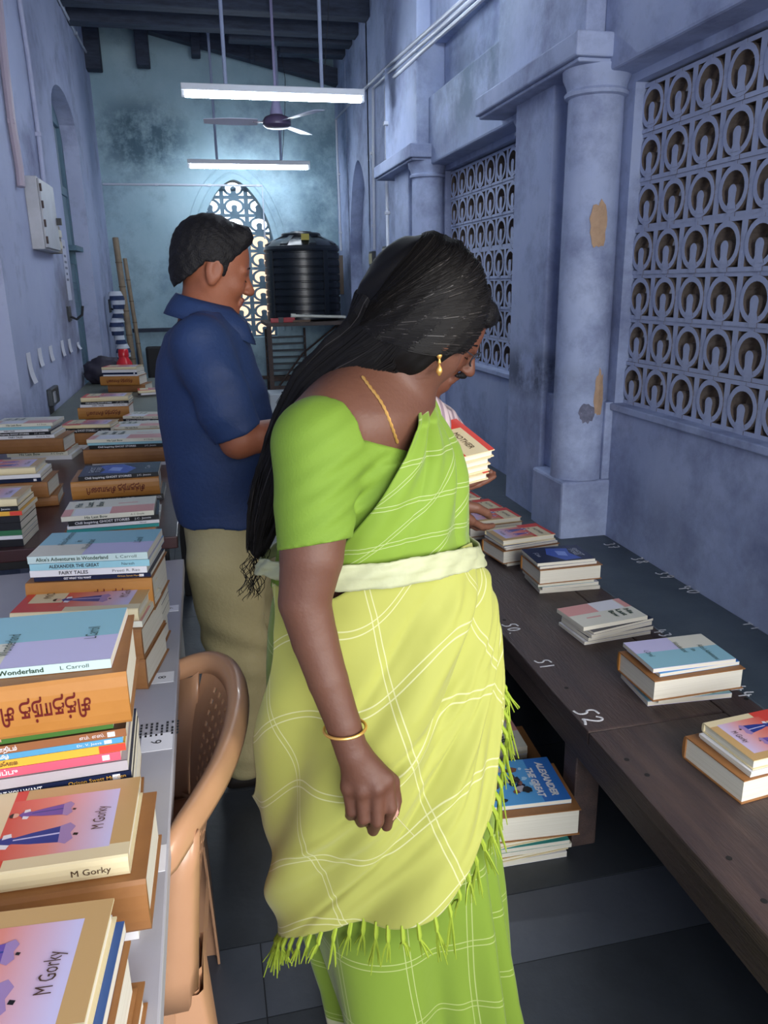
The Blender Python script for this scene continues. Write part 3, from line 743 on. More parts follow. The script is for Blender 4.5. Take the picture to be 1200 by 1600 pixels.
# chalk numbers
M_CH = mat('chalk', 'd6d8dc', 0.95, c2='9a9aa0', scale=120, thresh=(0.35, 0.75))
DIG = {'0': [[(.5, .95), (.2, .7), (.15, .35), (.45, .05), (.8, .3), (.85, .7), (.55, .95)]], '1': [[(.5, 1), (.5, 0)]],
       '2': [[(.1, .75), (.4, 1), (.8, .8), (.6, .45), (.1, .05), (.45, .12), (.95, 0)]], '3': [[(.1, .95), (.7, .9), (.4, .55), (.8, .3), (.4, 0), (.1, .1)]],
       '4': [[(.3, 1), (.1, .4), (.9, .45)], [(.65, .7), (.6, -.1)]], '5': [[(.95, 1.0), (.35, .95), (.25, .6), (.7, .5), (.7, .1), (.1, .0)]],
       '7': [[(.1, .95), (.85, .9), (.4, 0)], [(.25, .5), (.75, .52)]], '8': [[(.5, .5), (.2, .8), (.5, 1), (.8, .8), (.5, .5), (.15, .2), (.5, 0), (.85, .2), (.5, .5)]],
       '9': [[(.8, .65), (.4, .45), (.15, .8), (.5, 1), (.8, .85), (.75, .4), (.5, -.1)]], '.': [[(.2, .0), (.3, .05)]]}
def chalk(s, px, py, size, parent, z, w=0.0028, lean=0.0):
    off = parent.matrix_world.translation if parent.type == 'EMPTY' else Vector((0, 0, 0))
    off = Vector(parent.location)
    c = onz(px, py, z); e = MB(); n = len(s); rnd = random.Random(hash(s) % 100)
    for k, ch in enumerate(s):
        for st in DIG[ch]:
            pts = []
            for i in range(len(st)):
                (u, v) = st[i]; u2 = (k - n / 2) * 0.95 + u * 0.8
                # text right = -y (towards the viewer), up = +x
                pts.append(Vector((c.x + (v - 0.5) * size + lean * u2 * size, c.y - u2 * size * 0.72, z + 0.0008)) - off)
            # smooth the polyline
            for _ in range(2):
                if len(pts) < 3: break
                nw = [pts[0]]
                for i in range(len(pts) - 1):
                    nw += [pts[i] * 0.75 + pts[i + 1] * 0.25, pts[i] * 0.25 + pts[i + 1] * 0.75]
                nw.append(pts[-1]); pts = nw
            e.tube(pts, w, 6, flat=0.3)
    return e.build('chalk_number', M_CH, parent, True)
chalk('49', 760, 928, 0.045, bench, 0.42)
chalk('50.', 803, 984, 0.045, bench, 0.42)
chalk('51', 852, 1038, 0.042, bench, 0.42)
chalk('52', 922, 1120, 0.055, bench, 0.42, 0.0034)
for (s, px, py, sz) in (('37', 957, 853, 0.05), ('38', 1001, 876, 0.05), ('39', 1040, 899, 0.05), ('40', 1079, 922, 0.055), ('41', 1180, 978, 0.05)):
    chalk(s, px, py, sz, LEDGE, 0.4125, 0.003)
chalk('44', 1162, 1081, 0.045, bench, 0.42); chalk('43', 1037, 990, 0.04, bench, 0.42)

# ================================================================= BOOKS
def cm(name, c, rough=0.35): return mat('print_' + name, c, rough)
P_PAGE = mat('book_pages', 'ddd9cc', 0.85, c2='c8c2b2', scale=3, stretch=(1, 1, 260))
P_CREAM = cm('cream', 'd9cba4'); P_TAN = cm('tan', 'bf9c68'); P_RED = cm('red', 'cf4234'); P_NAVYF = cm('figure_navy', '2b3a86'); P_PURP = cm('figure_purple', '6a4f9e')
P_SKIN = cm('figure_skin', 'd8a890'); P_BLK = cm('black', '16171b'); P_WHT = cm('white', 'dcdce0'); P_LIL = cm('lilac', 'c3bfe0'); P_SKYB = cm('light_blue', '8fbfcc')
P_PINK = cm('salmon', 'd79a92'); P_OFF = cm('off_white', 'd8d6c6'); P_NAVY = cm('navy', '18203c', 0.25); P_BLUEG = cm('blue_glow', '3a55a8', 0.25)
P_BRN = mat('brown_board_cover', '9a6a3c', 0.5, c2='8a5c32', scale=14); P_ORN = mat('ochre_spine', 'b27a38', 0.45, c2='a66f30', scale=10)
P_GRN = cm('green', '2e6b46'); P_TEAL = cm('teal', '2f8f8c'); P_BLU = cm('blue', '4f93b8'); P_YEL = cm('yellow', 'd9a53a'); P_HPK = cm('hot_pink', 'd8586e'); P_GRY = cm('grey', 'a9a3a8')
P_SKY = cm('sky', '4f9ad2'); P_DKB = cm('dark_brown', '4a3426'); P_MARO = cm('maroon_ink', '5e1512'); P_DGR = cm('dark_green_ink', '27402c'); P_SLI = cm('silver_ink', 'b9bcc6'); P_MAG = cm('mauve', '9a7fae')
P_GRAD = bpy.data.materials.new('print_red_to_lilac'); P_GRAD.use_nodes = True
_nt = P_GRAD.node_tree; _b = _nt.nodes['Principled BSDF']; _b.inputs['Roughness'].default_value = 0.35
_tc = _nt.nodes.new('ShaderNodeTexCoord'); _sp = _nt.nodes.new('ShaderNodeSeparateXYZ'); _mr = _nt.nodes.new('ShaderNodeMapRange'); _cr = _nt.nodes.new('ShaderNodeValToRGB')
_nt.links.new(_tc.outputs['Object'], _sp.inputs[0]); _nt.links.new(_sp.outputs['X'], _mr.inputs['Value'])
_mr.inputs['From Min'].default_value = -0.045; _mr.inputs['From Max'].default_value = 0.085
_nt.links.new(_mr.outputs[0], _cr.inputs[0]); _nt.links.new(_cr.outputs[0], _b.inputs['Base Color'])
_cr.color_ramp.elements[0].color = (*hx('cc4030'), 1); _cr.color_ramp.elements[1].color = (*hx('c6c0e2'), 1)
_e = _cr.color_ramp.elements.new(0.5); _e.color = (*hx('d98a7c'), 1)

# art: list of (polygon in cover coords (a: 0 spine..1 fore-edge ; v: 0 foot..1 head), material)
def R4(a0, v0, a1, v1): return [(a0, v0), (a1, v0), (a1, v1), (a0, v1)]
def figures():
    out = []
    def fig(a, v, s, m1, m2):
        # skirt fans towards the foot, head towards the head of the book
        out.append(([(a - .035*s, v), (a + .035*s, v), (a + .075*s, v - .10*s), (a + .12*s, v - .26*s), (a - .10*s, v - .27*s), (a - .07*s, v - .10*s)], m1))
        out.append(([(a + .0*s, v), (a + .015*s, v), (a + .035*s, v - .27*s), (a + .015*s, v - .27*s)], m2))
        out.append(([(a - .10*s, v - .26*s), (a + .12*s, v - .25*s), (a + .15*s, v - .30*s), (a + .09*s, v - .335*s), (a + .01*s, v - .315*s), (a - .07*s, v - .335*s), (a - .13*s, v - .30*s)], P_MAG))
        out.append(([(a - .04*s, v - .01), (a + .04*s, v - .01), (a + .065*s, v + .05*s), (a, v + .085*s), (a - .07*s, v + .045*s)], m1))
        out.append(([(a - .10*s, v + .01*s), (a - .05*s, v + .0), (a - .03*s, v + .05*s), (a - .09*s, v + .05*s)], P_WHT))
        out.append(([(a + .05*s, v + .0), (a + .10*s, v + .01*s), (a + .09*s, v + .05*s), (a + .03*s, v + .05*s)], P_WHT))
        hd = [(a + .035*s * math.cos(t) * 1.3, v + .115*s + .032*s * math.sin(t)) for t in [i * math.pi / 5 for i in range(10)]]
        out.append((hd, P_SKIN)); out.append(([(p[0], p[1] + .012*s) for p in hd[0:6]], P_BLK))
        out.append(([(a - .03*s, v - .33*s), (a + .0*s, v - .335*s), (a - .01*s, v - .36*s), (a - .04*s, v - .355*s)], P_BLK))
    fig(.34, .60, .92, P_NAVYF, P_LIL); fig(.66, .55, .66, P_PURP, P_NAVYF)
    return out
def splash(seed, n, a0, v0, a1, v1, mats):
    r = random.Random(seed); out = []
    for _ in range(n):
        a = r.uniform(a0, a1); v = r.uniform(v0, v1); s = r.uniform(.03, .09)
        out.append(([(a + s * r.uniform(.6, 1.2) * math.cos(t), v + s * .7 * r.uniform(.5, 1.2) * math.sin(t)) for t in [i * math.pi / 3.5 for i in range(7)]], r.choice(mats)))
    return out
ART = {
 'mother': ([(R4(0, 0, 1, 1), P_TAN), (R4(0, .0, .14, .6), P_CREAM), (R4(0, .60, 1, 1), P_RED), (R4(.26, .66, 1.0, .93), P_CREAM), (R4(.12, .10, .86, .66), P_GRAD)] + figures(), [('MOTHER', .62, .80, .50, P_DKB, 0), ('M Gorky', .48, .175, .30, P_DKB, 0)]),
 'alice': ([(R4(0, 0, 1, 1), P_LIL), (R4(.45, 0, 1, 1), P_SKYB), (R4(0, .55, .45, 1), P_OFF)], [("Alice's Adventures", .68, .80, .6, P_DGR, 0), ('in', .55, .67, .08, P_DGR, 0), ('Wonderland', .40, .56, .42, P_DGR, 0), ('L.Carroll', .5, .14, .24, P_DGR, 0)]),
 'bow': ([(R4(0, 0, 1, 1), P_OFF), (R4(0, 0, .45, .48), P_PINK), (R4(0, .48, .45, .88), P_WHT), (R4(0, .90, .45, 1), P_PINK), (R4(.62, .20, .67, .42), P_PINK)], [('His', .66, .86, .26, P_DGR, .0016), ('Last', .66, .74, .34, P_DGR, .0016), ('Bow', .66, .62, .32, P_DGR, .0016)]),
 'ghost': ([(R4(0, 0, 1, 1), P_NAVY), ([(.1, .4), (.5, .3), (.95, .5), (.9, .8), (.5, .7), (.2, .75)], P_BLUEG), ([(.3, .5), (.6, .48), (.7, .62), (.4, .66)], cm('pale_glow', '7d95d8', .25))], [('GHOST', .5, .86, .55, P_SLI, 0), ('STORIES', .5, .78, .45, P_SLI, 0), ('J.C. Jessie', .5, .15, .3, P_SLI, 0)]),
 'alex': ([(R4(0, 0, 1, 1), P_SKY), (R4(0, .72, 1, 1), cm('deep_sky', '2f6fbe')), (R4(.0, 0, .9, .10), P_GRY)] + splash(4, 9, .1, .5, .9, .7, [cm('cloud', 'a8d0ea'), P_SKY]) + splash(7, 46, .12, .08, .92, .60, [P_BLK, P_DKB, P_GRY, P_NAVY, cm('rust', '7a4a38')]), [('ALEXANDER', .5, .86, .84, P_WHT, .003), ('THE GREAT', .55, .72, .72, P_WHT, .003)]),
 'fairy': ([(R4(0, 0, 1, 1), P_WHT), (R4(.2, .2, .8, .6), P_LIL)] + splash(11, 12, .2, .2, .8, .6, [P_MAG, P_PINK, P_SKYB]), [('FAIRY TALES', .5, .8, .7, P_BLK, 0)]),
 'plain': ([(R4(0, 0, 1, 1), P_WHT), (R4(.1, .3, .9, .75), P_LIL)], []),
}
# kind: cover colour, spine colour, art key, spine text, spine ink, extra spine text, look phrase, hard cover?
K = {
 'mother': (P_CREAM, P_CREAM, 'mother', '', P_DKB, 'M Gorky', 'cream and red hardback novel', True),
 'alice': (P_LIL, mat('print_pale_green', 'b3c8c8', .4), 'alice', "Alice's Adventures in Wonderland", P_DGR, 'L Carroll', 'lilac and pale blue storybook', False),
 'bow': (P_OFF, P_OFF, 'bow', 'His Last Bow', P_DGR, 'A C Doyle', 'cream and salmon paperback', False),
 'ghost': (P_NAVY, P_BLK, 'ghost', 'Chill Inspiring GHOST STORIES', P_WHT, 'J.C. Jessie', 'dark navy ghost story paperback', False),
 'alex': (P_SKY, P_SKYB, 'alex', 'ALEXANDER THE GREAT', P_BLK, 'Naresh', 'blue battle-scene paperback', False),
 'fairy': (P_WHT, P_WHT, 'fairy', 'FAIRY TALES', P_BLK, 'Preeti R. Rao', 'white fairy tale paperback', False),
 'thick': (P_BRN, P_ORN, None, 'சித்தாந்த சிகாமணி', P_MARO, '', 'very thick brown hardback', True),
 'thickb': (P_BRN, P_BRN, None, '', P_MARO, '', 'thick plain brown hardback', True),
 'white': (P_WHT, P_WHT, 'plain', '', P_BLK, 'Naresh', 'thin white paperback', False),
 'navy': (P_NAVY, P_NAVY, None, 'GET WHAT YOU WANT', P_WHT, 'Orison Swett Marden', 'navy self-help paperback', False),
 'black': (P_BLK, P_BLK, None, 'AND HOW TO USE IT', P_WHT, 'WILLIAM WALKER ATKINSON', 'black self-help paperback', False),
 'pink': (P_HPK, P_HPK, None, 'சிரிப்பு', P_WHT, '', 'hot pink paperback', False),
 'yellow': (P_YEL, P_YEL, None, 'மணிமேகலை', P_DKB, '', 'yellow paperback with a red spine end', False),
 'blue': (P_BLU, P_BLU, None, 'தமிழ்', P_WHT, 'Dr. V. Jeeva', 'bright blue paperback', False),
 'brownp': (P_DKB, cm('mid_brown', '8a5a38'), None, 'சோதிடம்', P_WHT, 'எம். எஸ்.', 'mid-brown paperback', False),
 'greenp': (P_GRN, cm('leaf_green', '3f6b2c'), None, 'நதி', P_PINK, '', 'leafy green paperback', False),
 'greyp': (P_GRY, P_GRY, None, '', P_NAVY, '', 'grey marbled paperback', False),
 'teal': (P_TEAL, P_TEAL, None, '', P_WHT, '', 'teal paperback', False),
 'green': (P_GRN, P_GRN, None, '', P_WHT, '', 'dark green paperback', False),
 'bluep': (cm('denim', '3b5a94'), cm('denim', '3b5a94'), None, '', P_WHT, '', 'denim-blue paperback', False),
}
BK = {}
def book_meshes(kind, L, W, T):
    key = (kind, round(L, 3), round(W, 3), round(T, 4))
    if key in BK: return BK[key]
    cov, spn, art, st, ink, st2, look, hard = K[kind]
    t = 0.0024 if hard else 0.0009; o = 0.004 if hard else 0.0
    sp = 0.003 if hard else 0.001
    h = L / 2; q = MB()
    q.box(-h, -W / 2, 0, h, W / 2, t, 0); q.box(-h, -W / 2, T - t, h, W / 2, T, 0)
    if hard:   # rounded spine
        n = 6; vs = []
        for i in range(n + 1):
            a = -math.pi / 2 + math.pi * i / n
            y = -W / 2 - min(0.006, T * .18) * math.cos(a); z = T / 2 + T / 2 * math.sin(a)
            vs += [(-h, y, z), (h, y, z), (-h, -W / 2 + sp, z), (h, -W / 2 + sp, z)]
        fs = []
        for i in range(n):
            a = i * 4; b = a + 4
            fs += [(a, a + 1, b + 1, b), (a + 2, b + 2, b + 3, a + 3), (a, b, b + 2, a + 2), (a + 1, a + 3, b + 3, b + 1)]
        q.add(vs, fs, 1)
    else:
        q.box(-h, -W / 2 - 0.0006, 0, h, -W / 2 + sp, T, 1)
    cover = q.mesh('book', [cov, spn])
    q = MB(); q.box(-h + o, -W / 2 + sp, t, h - o, W / 2 - o, T - t); pages = q.mesh('page_block', P_PAGE)
    am = None
    if art:
        q = MB(); ms = []; z = T + 0.00015
        for k, (pl, m) in enumerate(ART[art][0]):
            if m not in ms: ms.append(m)
            q.poly([(h - v * L if True else 0, -W / 2 + a * W, z + k * 0.00004) for (a, v) in pl][::-1], ms.index(m))
        am = q.mesh('cover_print', ms)
    BK[key] = (cover, pages, am)
    return BK[key]
# local frame: head of the book at -x, foot at +x, spine at -y, front cover up
def book(kind, L, W, T, loc, rz, label, group, detail=2, flip_text=False, tilt=(0, 0)):
    cov, spn, art, st, ink, st2, look, hard = K[kind]
    cme, pme, ame = book_meshes(kind, L, W, T)
    r = link('book', cme, None, loc, (tilt[0], tilt[1], rz)); tag(r, label, 'book', group)
    link('page_block', pme, r)
    if ame is not None:
        link('cover_print', ame, r)
        if detail >= 1:
            for (s, a, v, wd, m, bold) in ART[art][1]:
                ht = 0.085 * W * (1.9 if kind == 'bow' else 1.6)
                M = Matrix.Translation((L / 2 - v * L, -W / 2 + a * W, T + 0.0016)) @ Matrix.Rotation(math.radians(90), 4, 'Z')
                put_text(s, ht, m, r, M, 'title_lettering', width=wd * W * 0.95, bold=bold * 0.4, shear=0.25 if kind == 'alex' else 0)
    if detail >= 1:
        yb_ = -W / 2 - (min(0.006, T * .18) if hard else 0.0006) - 0.0004
        MS = lambda x, z: Matrix.Translation((x, yb_, z)) @ Matrix.Rotation(math.radians(90), 4, 'X')
        sz = min(T * 0.72, 0.014)
        if kind == 'thick':
            M = MS(0.0, T * 0.5) @ Matrix.Rotation(math.pi, 4, 'Z')
            put_text(st, T * 0.42, ink, r, M, 'spine_lettering', width=L * 0.66, bold=0.0006)
        elif detail >= 2 or kind in ('bow', 'ghost', 'fairy'):
            if st: put_text(st, sz, ink, r, MS(-L * 0.13, T * 0.5), 'spine_lettering', width=min(L * 0.60, len(st) * sz * 0.52), bold=0.0002)
            if st2: put_text(st2, sz * 0.8, ink if kind != 'navy' else P_YEL, r, MS(L * 0.32, T * 0.5), 'spine_lettering', width=min(L * 0.30, len(st2) * sz * 0.42))
        if kind == 'yellow':
            q = MB(); q.box(L * .36, -W / 2 - 0.001, 0.0004, L / 2, -W / 2 - 0.0005, T - 0.0004); q.build('spine_band', P_RED, r)
        if kind in ('pink', 'navy', 'brownp', 'blue'):
            q = MB(); q.box(L * .40, -W / 2 - 0.001, T * .2, L * .44, -W / 2 - 0.0005, T * .8); q.build('publisher_mark', P_WHT, r)
    return r
ORD = ['topmost', 'second', 'third', 'fourth', 'fifth', 'sixth', 'seventh', 'eighth', 'ninth', 'tenth', 'eleventh', 'twelfth', 'thirteenth', 'fourteenth', 'fifteenth', 'sixteenth']
def stack(where, group, zbase, books, pl=None, pr=None, zt=None, L=None, W=None, y=None, rz=None, face=1, detail=2, seed=0, jit=0.006, pos=None):
    """books: top to bottom list of (kind, T[, Lscale, dx, dy, drot]); the top book's near edge runs pl..pr in the picture.
    face=1: spine to the viewer; face=-1: turned round, fore-edge to the viewer"""
    rnd = random.Random(seed)
    H = sum(b[1] + 0.0008 for b in books)
    ztop = zbase + H
    if pos is None:
        A = onz(*pl, ztop); B = onz(*pr, ztop)
        Lm = (B - A).length; ang = math.atan2(B.y - A.y, B.x - A.x)
    else:
        A, ang, Lm = Vector((pos[0], pos[1], 0)), pos[2], L
        B = A + Vector((math.cos(ang), math.sin(ang), 0)) * Lm
    L0 = L or Lm; W0 = W or L0 * 0.66
    mid = B - (B - A).normalized() * (L0 / 2)       # keep the right end where the picture has it
    nrm = Vector((-math.sin(ang), math.cos(ang), 0))
    z = ztop; n = len(books); seen = {}
    for k, b in enumerate(books):
        kind, T = b[0], b[1]
        ls = b[2] if len(b) > 2 else 1.0
        dx = b[3] if len(b) > 3 else (rnd.uniform(-jit, jit) if k else 0)
        dy = b[4] if len(b) > 4 else (rnd.uniform(-jit, jit) if k else 0)
        dr = b[5] if len(b) > 5 else (rnd.uniform(-0.03, 0.03) if k else 0)
        w_ = W0 * ls; l_ = L0 * ls
        z -= T + 0.0008
        c = Vector((mid.x, mid.y, 0)) + nrm * (W0 / 2) + Vector((math.cos(ang), math.sin(ang), 0)) * dx + nrm * dy
        look = K[kind][6]
        if n == 1: lab = '%s alone %s' % (look, where)
        else: lab = '%s, %s in stack %s' % (look, ('bottom' if k == n - 1 else ORD[k]), where)
        rot = ang + dr + (0 if face > 0 else math.pi)
        book(kind, l_, w_, T, (c.x, c.y, z + 0.0004), rot, lab, group, detail if k < 12 else 0)
    return A, B, ztop
GW, GBR, GB = 'books stacked on the white table', 'books stacked on the brown table', 'books stacked on the wooden bench'
GG = 'books stacked on the grey table'
# ---- white table
stack('nearest the camera', GW, ZW, [('mother', .024), ('white', .012), ('bluep', .014, 1, .004, .01, 0), ('thickb', .062, 1.0, .010, .0, 0.0), ('thickb', .03, 1.0, .016, .01, 0)], pl=(-150, 1676), pr=(122, 1636), L=.225, W=.155, seed=1)
stack('second from the camera', GW, ZW, [('mother', .026), ('thickb', .068, 1.1, .006, -.004, .0), ('white', .02, 1, 0, 0, 0)], pl=(-60, 1371), pr=(200, 1333), L=.22, W=.142, seed=2)
stack('left of sticker eight', GW, ZW, [('alice', .012, 1, 0, 0, -.07), ('thick', .068, 1.1, .001, -.012, -.01), ('greyp', .007, .9, 0, 0, 0), ('greenp', .012, .93, -.006, 0, 0), ('brownp', .011, .97, .004, 0, 0), ('blue', .008, .96, .0, 0, .0), ('yellow', .011, .98, .0, .002, 0), ('pink', .012, .95, -.004, 0, .0), ('greyp', .014, .98, .0, 0, 0), ('navy', .012, .99, .002, 0, 0), ('black', .017, .99, .003, 0, 0), ('bow', .014, .98, 0, 0, 0), ('white', .018, 1, 0, 0, 0), ('bow', .014, 1, 0, 0, 0), ('thickb', .040, 1.0, 0, 0, 0)], pl=(-20, 1048), pr=(181, 1023), L=.232, W=.158, seed=3, jit=.003)
stack('left of sticker nine', GW, ZW, [('mother', .024), ('bow', .012, 1, .004, .0, 0), ('thickb', .06, 1.08, -.004, .0, -.02), ('thickb', .06, 1.04, .002, .0, -.03)], pl=(8, 958), pr=(216, 950), L=.225, W=.155, seed=4)
stack('at far end of white table', GW, ZW, [('alice', .014), ('alex', .013, 1, .002, 0, 0), ('fairy', .013, .98, -.002, 0, 0), ('navy', .008, .98, .004, 0, 0), ('thick', .066, 1.06, -.002, 0, .0), ('white', .02, 1, 0, 0, 0), ('navy', .02, 1, 0, 0, 0), ('bow', .02, 1, 0, 0, 0), ('thickb', .05, .98, 0.0, 0, 0)], pl=(42, 870), pr=(230, 862), seed=5, jit=.003)
# ---- brown table, right-hand row
DET = 1
stack('at brown table\'s near right corner', GBR, ZBR, [('bow', .013, 1, 0, 0, 0), ('ghost', .013, .98, .012, 0, .03), ('white', .009, 1, .012, .002, 0), ('teal', .009, 1, .01, 0, 0), ('thickb', .03, 1.0, .0, .004, 0)], pl=(95, 808), pr=(240, 797), seed=7)
stack('second in right-hand row', GBR, ZBR, [('ghost', .013, 1, 0, 0, 0), ('thick', .058, 1.1, -.012, .0, .01), ('black', .02, 1, .01, 0, 0)], pl=(122, 745), pr=(247, 737), seed=8)
stack('third in right-hand row', GBR, ZBR, [('bow', .013, 1, 0, 0, 0), ('alex', .009, .99, 0, 0, 0), ('ghost', .013, .99, .004, 0, .02), ('thickb', .055, 1.1, -.0, .0, 0), ('white', .015, 1.0, .01, 0, 0)], pl=(135, 687), pr=(253, 683), seed=9, detail=DET)
stack('fourth in right-hand row', GBR, ZBR, [('bow', .012, 1, 0, 0, 0), ('mother', .02, 1.05, .0, 0.02, 0), ('thickb', .05, 1.1, .01, .02, 0)], pl=(150, 668), pr=(254, 664), L=.21, seed=10, detail=DET)
stack('touching the blue-shirted man', GBR, ZBR, [('bow', .013, 1, 0, 0, 0), ('ghost', .013, 1, 0.0, 0, 0), ('thickb', .045, 1.05, -.01, .0, 0)], pl=(195, 650), pr=(255, 650), L=.2, seed=11, detail=DET)
# ---- brown table, left-hand row
stack('at front of left-hand row', GBR, ZBR, [('mother', .02, 1, 0, 0, 0), ('ghost', .012, 1, .0, 0, 0), ('yellow', .012, 1, .008, 0, 0), ('black', .018, 1, .0, 0, 0), ('black', .02, 1, 0, 0, 0), ('green', .014, 1, 0, 0, 0), ('white', .01, 1, 0, 0, 0), ('black', .02, 1, 0, 0, 0)], pl=(-110, 786), pr=(26, 779), L=.22, seed=12, detail=DET)
stack('second in left-hand row', GBR, ZBR, [('mother', .02, 1, 0, 0, 0), ('white', .012, 1, .012, 0, 0), ('navy', .012, 1, .012, 0, 0), ('thickb', .05, 1.1, .02, 0, 0), ('thickb', .035, 1.1, .03, .02, .1)], pl=(-80, 737), pr=(55, 730), L=.22, seed=13, detail=DET)
stack('third in left-hand row', GBR, ZBR, [('bow', .013, 1, 0, 0, 0), ('alex', .01, 1, -.008, 0, 0), ('fairy', .01, 1, -.02, 0, 0), ('ghost', .012, 1, -.012, 0, 0), ('fairy', .013, 1, .0, 0, 0), ('thickb', .055, 1.12, .02, .0, .0), ('bow', .018, 1.0, .04, .01, 0), ('white', .018, 1.0, .05, .02, 0)], pl=(-40, 664), pr=(82, 660), L=.235, seed=14, detail=DET)
stack('fourth in left-hand row', GBR, ZBR, [('mother', .014, 1, 0, 0, 0), ('ghost', .018, 1, 0, 0, 0), ('thickb', .05, 1.08, .0, .0, 0), ('white', .02, 1, .01, 0, 0)], pl=(95, 665), pr=(172, 663), L=.21, seed=15, detail=DET)
# ---- grey table
stack('at near end of grey table', GG, ZG, [('mother', .022, 1, 0, 0, 0), ('ghost', .012, 1, 0, 0, 0), ('fairy', .014, 1, -.006, 0, 0), ('thick', .058, 1.08, -.01, 0, 0), ('thickb', .045, 1.1, .02, 0.02, 0)], pl=(118, 622), pr=(200, 619), L=.235, seed=16, detail=DET)
stack('before the red bottle', GG, ZG, [('mother', .018, 1, 0, 0, 0), ('white', .018, 1, 0, 0, 0), ('navy', .013, 1, 0, 0, 0), ('white', .01, 1, .006, 0, 0), ('thick', .06, 1.12, -.0, 0, 0), ('thickb', .05, 1.08, .03, .03, 0)], pl=(147, 574), pr=(213, 573), L=.24, seed=17, detail=DET)
stack('right of the red bottle', GG, ZG, [('mother', .016, 1, 0, 0, 0), ('white', .012, 1, .01, 0, .1), ('ghost', .012, 1, 0, 0, 0)], pos=(-.44, 5.35, 0.1), L=.2, seed=18, detail=0)
# ---- bench (fore-edges towards the viewer, turned round)
ZN = 0.42
stack('rightmost on the bench', GB, ZN, [('mother', .022, 1, 0, 0, 0), ('fairy', .007, 1, -.008, 0, 0.03), ('white', .007, 1, -.004, 0, 0), ('thickb', .055, 1.16, -.01, .01, .03)], pl=(1190, 1186), pr=(1300, 1160), L=.2, W=.15, face=-1, seed=21, detail=2)
stack('on bench by chalk fifty two', GB, ZN, [('alice', .011, 1, 0, 0, 0), ('alex', .01, 1, .012, 0, .05), ('thick', .056, 1.12, .004, -.008, .03), ('bow', .013, 1, .01, .0, .08), ('alice', .013, 1, .0, .0, -.05)], pl=(1021, 1045), pr=(1150, 1029), face=-1, W=.15, seed=22)
stack('on bench by chalk fifty one', GB, ZN, [('bow', .012, 1, 0, 0, 0), ('ghost', .009, 1, .018, -.006, .09), ('white', .012, 1, .016, -.004, .07), ('ghost', .013, 1.02, .02, .0, .0), ('white', .01, 1.02, .012, .0, -.03)], pl=(912, 980), pr=(1012, 962), face=-1, W=.145, seed=23)
stack('on bench by chalk fifty', GB, ZN, [('ghost', .012, 1, 0, 0, 0), ('white', .008, 1, .006, 0, .03), ('thick', .052, 1.1, .012, -.004, 0.02), ('teal', .014, .98, .004, 0, 0), ('white', .01, 1, .018, 0, .03), ('bow', .012, 1.04, .02, 0, -.04)], pl=(840, 880), pr=(930, 872), face=-1, W=.15, seed=24)
stack('on the bench touching the hand', GB, ZN, [('mother', .020, 1, 0, 0, 0), ('bluep', .008, 1, 0, 0, .05), ('white', .008, 1, .01, 0, .03), ('thick', .05, 1.1, .005, 0, .03), ('white', .014, 1, .02, 0, 0)], pl=(786, 845), pr=(868, 834), face=-1, W=.15, seed=25)
stack('nearest beyond the hand', GB, ZN, [('mother', .020, 1, 0, 0, 0), ('thickb', .045, 1.05, 0, 0, .02), ('white', .012, 1, 0, 0, 0)], pl=(735, 816), pr=(815, 807), face=-1, W=.15, seed=26, detail=1)
stack('middle one beyond the hand', GB, ZN, [('mother', .020, 1, 0, 0, 0), ('thickb', .05, 1.05, 0, 0, .02)], pl=(715, 800), pr=(786, 792), face=-1, W=.15, seed=27, detail=1)
stack('farthest beyond the hand', GB, ZN, [('mother', .020, 1, 0, 0, 0), ('thickb', .055, 1.05, 0, 0, .02)], pl=(680, 785), pr=(752, 777), face=-1, W=.15, seed=28, detail=1)
# ---- floor
GF = 'books stacked on the floor beside the bench'
stack('on floor before the bench', GF, 0.0, [('alex', .012, 1, 0, 0, 0), ('thickb', .075, 1.08, .006, -.02, .0), ('white', .011, 1, -.004, -.008, .14), ('mother', .013, 1, -.01, -.01, .10), ('white', .013, 1, .012, .01, .16), ('teal', .012, 1, .0, .0, .04), ('bow', .012, 1, .006, 0, .05), ('mother', .012, 1, -.004, 0, .12), ('white', .016, 1, -.006, 0, .06)], pl=(765, 1262), pr=(893, 1248), L=.25, W=.185, face=-1, seed=31)
stack('on floor behind another stack', GF, 0.0, [('bow', .013, 1, 0, 0, 0), ('alice', .012, 1, 0, 0, .02), ('fairy', .013, 1, 0, 0, 0), ('thickb', .07, 1.12, .03, 0, 0), ('white', .03, 1, 0, 0, 0)], pl=(735, 1176), pr=(824, 1166), L=.225, W=.16, face=-1, seed=32)

# bottle, bag and office chair beyond the far stacks
p = ony(197, 573, 6.0)
t = thing('red_bottle', 'red plastic bottle standing behind the farthest books', 'bottle', (-0.575, 6.08, ZG))
q = MB(); q.lathe([(0.058, 0), (0.062, 0.01), (0.062, 0.13), (0.055, 0.165), (0.036, 0.195), (0.034, 0.21)], (0, 0, 0), 24); q.build('bottle_body', mat('red_plastic', 'c01f28', 0.25), t, True)
q = MB(); q.lathe([(0.037, 0.208), (0.038, 0.215), (0.036, 0.255), (0.03, 0.262)], (0, 0, 0), 20); q.build('cap', mat('red_plastic', 'c01f28'), t, True)
q = MB(); rnd = random.Random(5)
bm = bmesh.new(); bmesh.ops.create_icosphere(bm, subdivisions=4, radius=1)
from mathutils import noise
for v in bm.verts:
    n = noise.noise(v.co * 2.2) * .22 + noise.noise(v.co * 5) * .1
    v.co = Vector((v.co.x * 0.15, v.co.y * 0.12, v.co.z * 0.11)) * (1 + n)
    v.co.z = max(v.co.z, -0.085)
me = bpy.data.meshes.new('bag'); bm.to_mesh(me); bm.free(); me.materials.append(mat('dark_bag', '2d2a38', 0.7, c2='3b3746', scale=10))
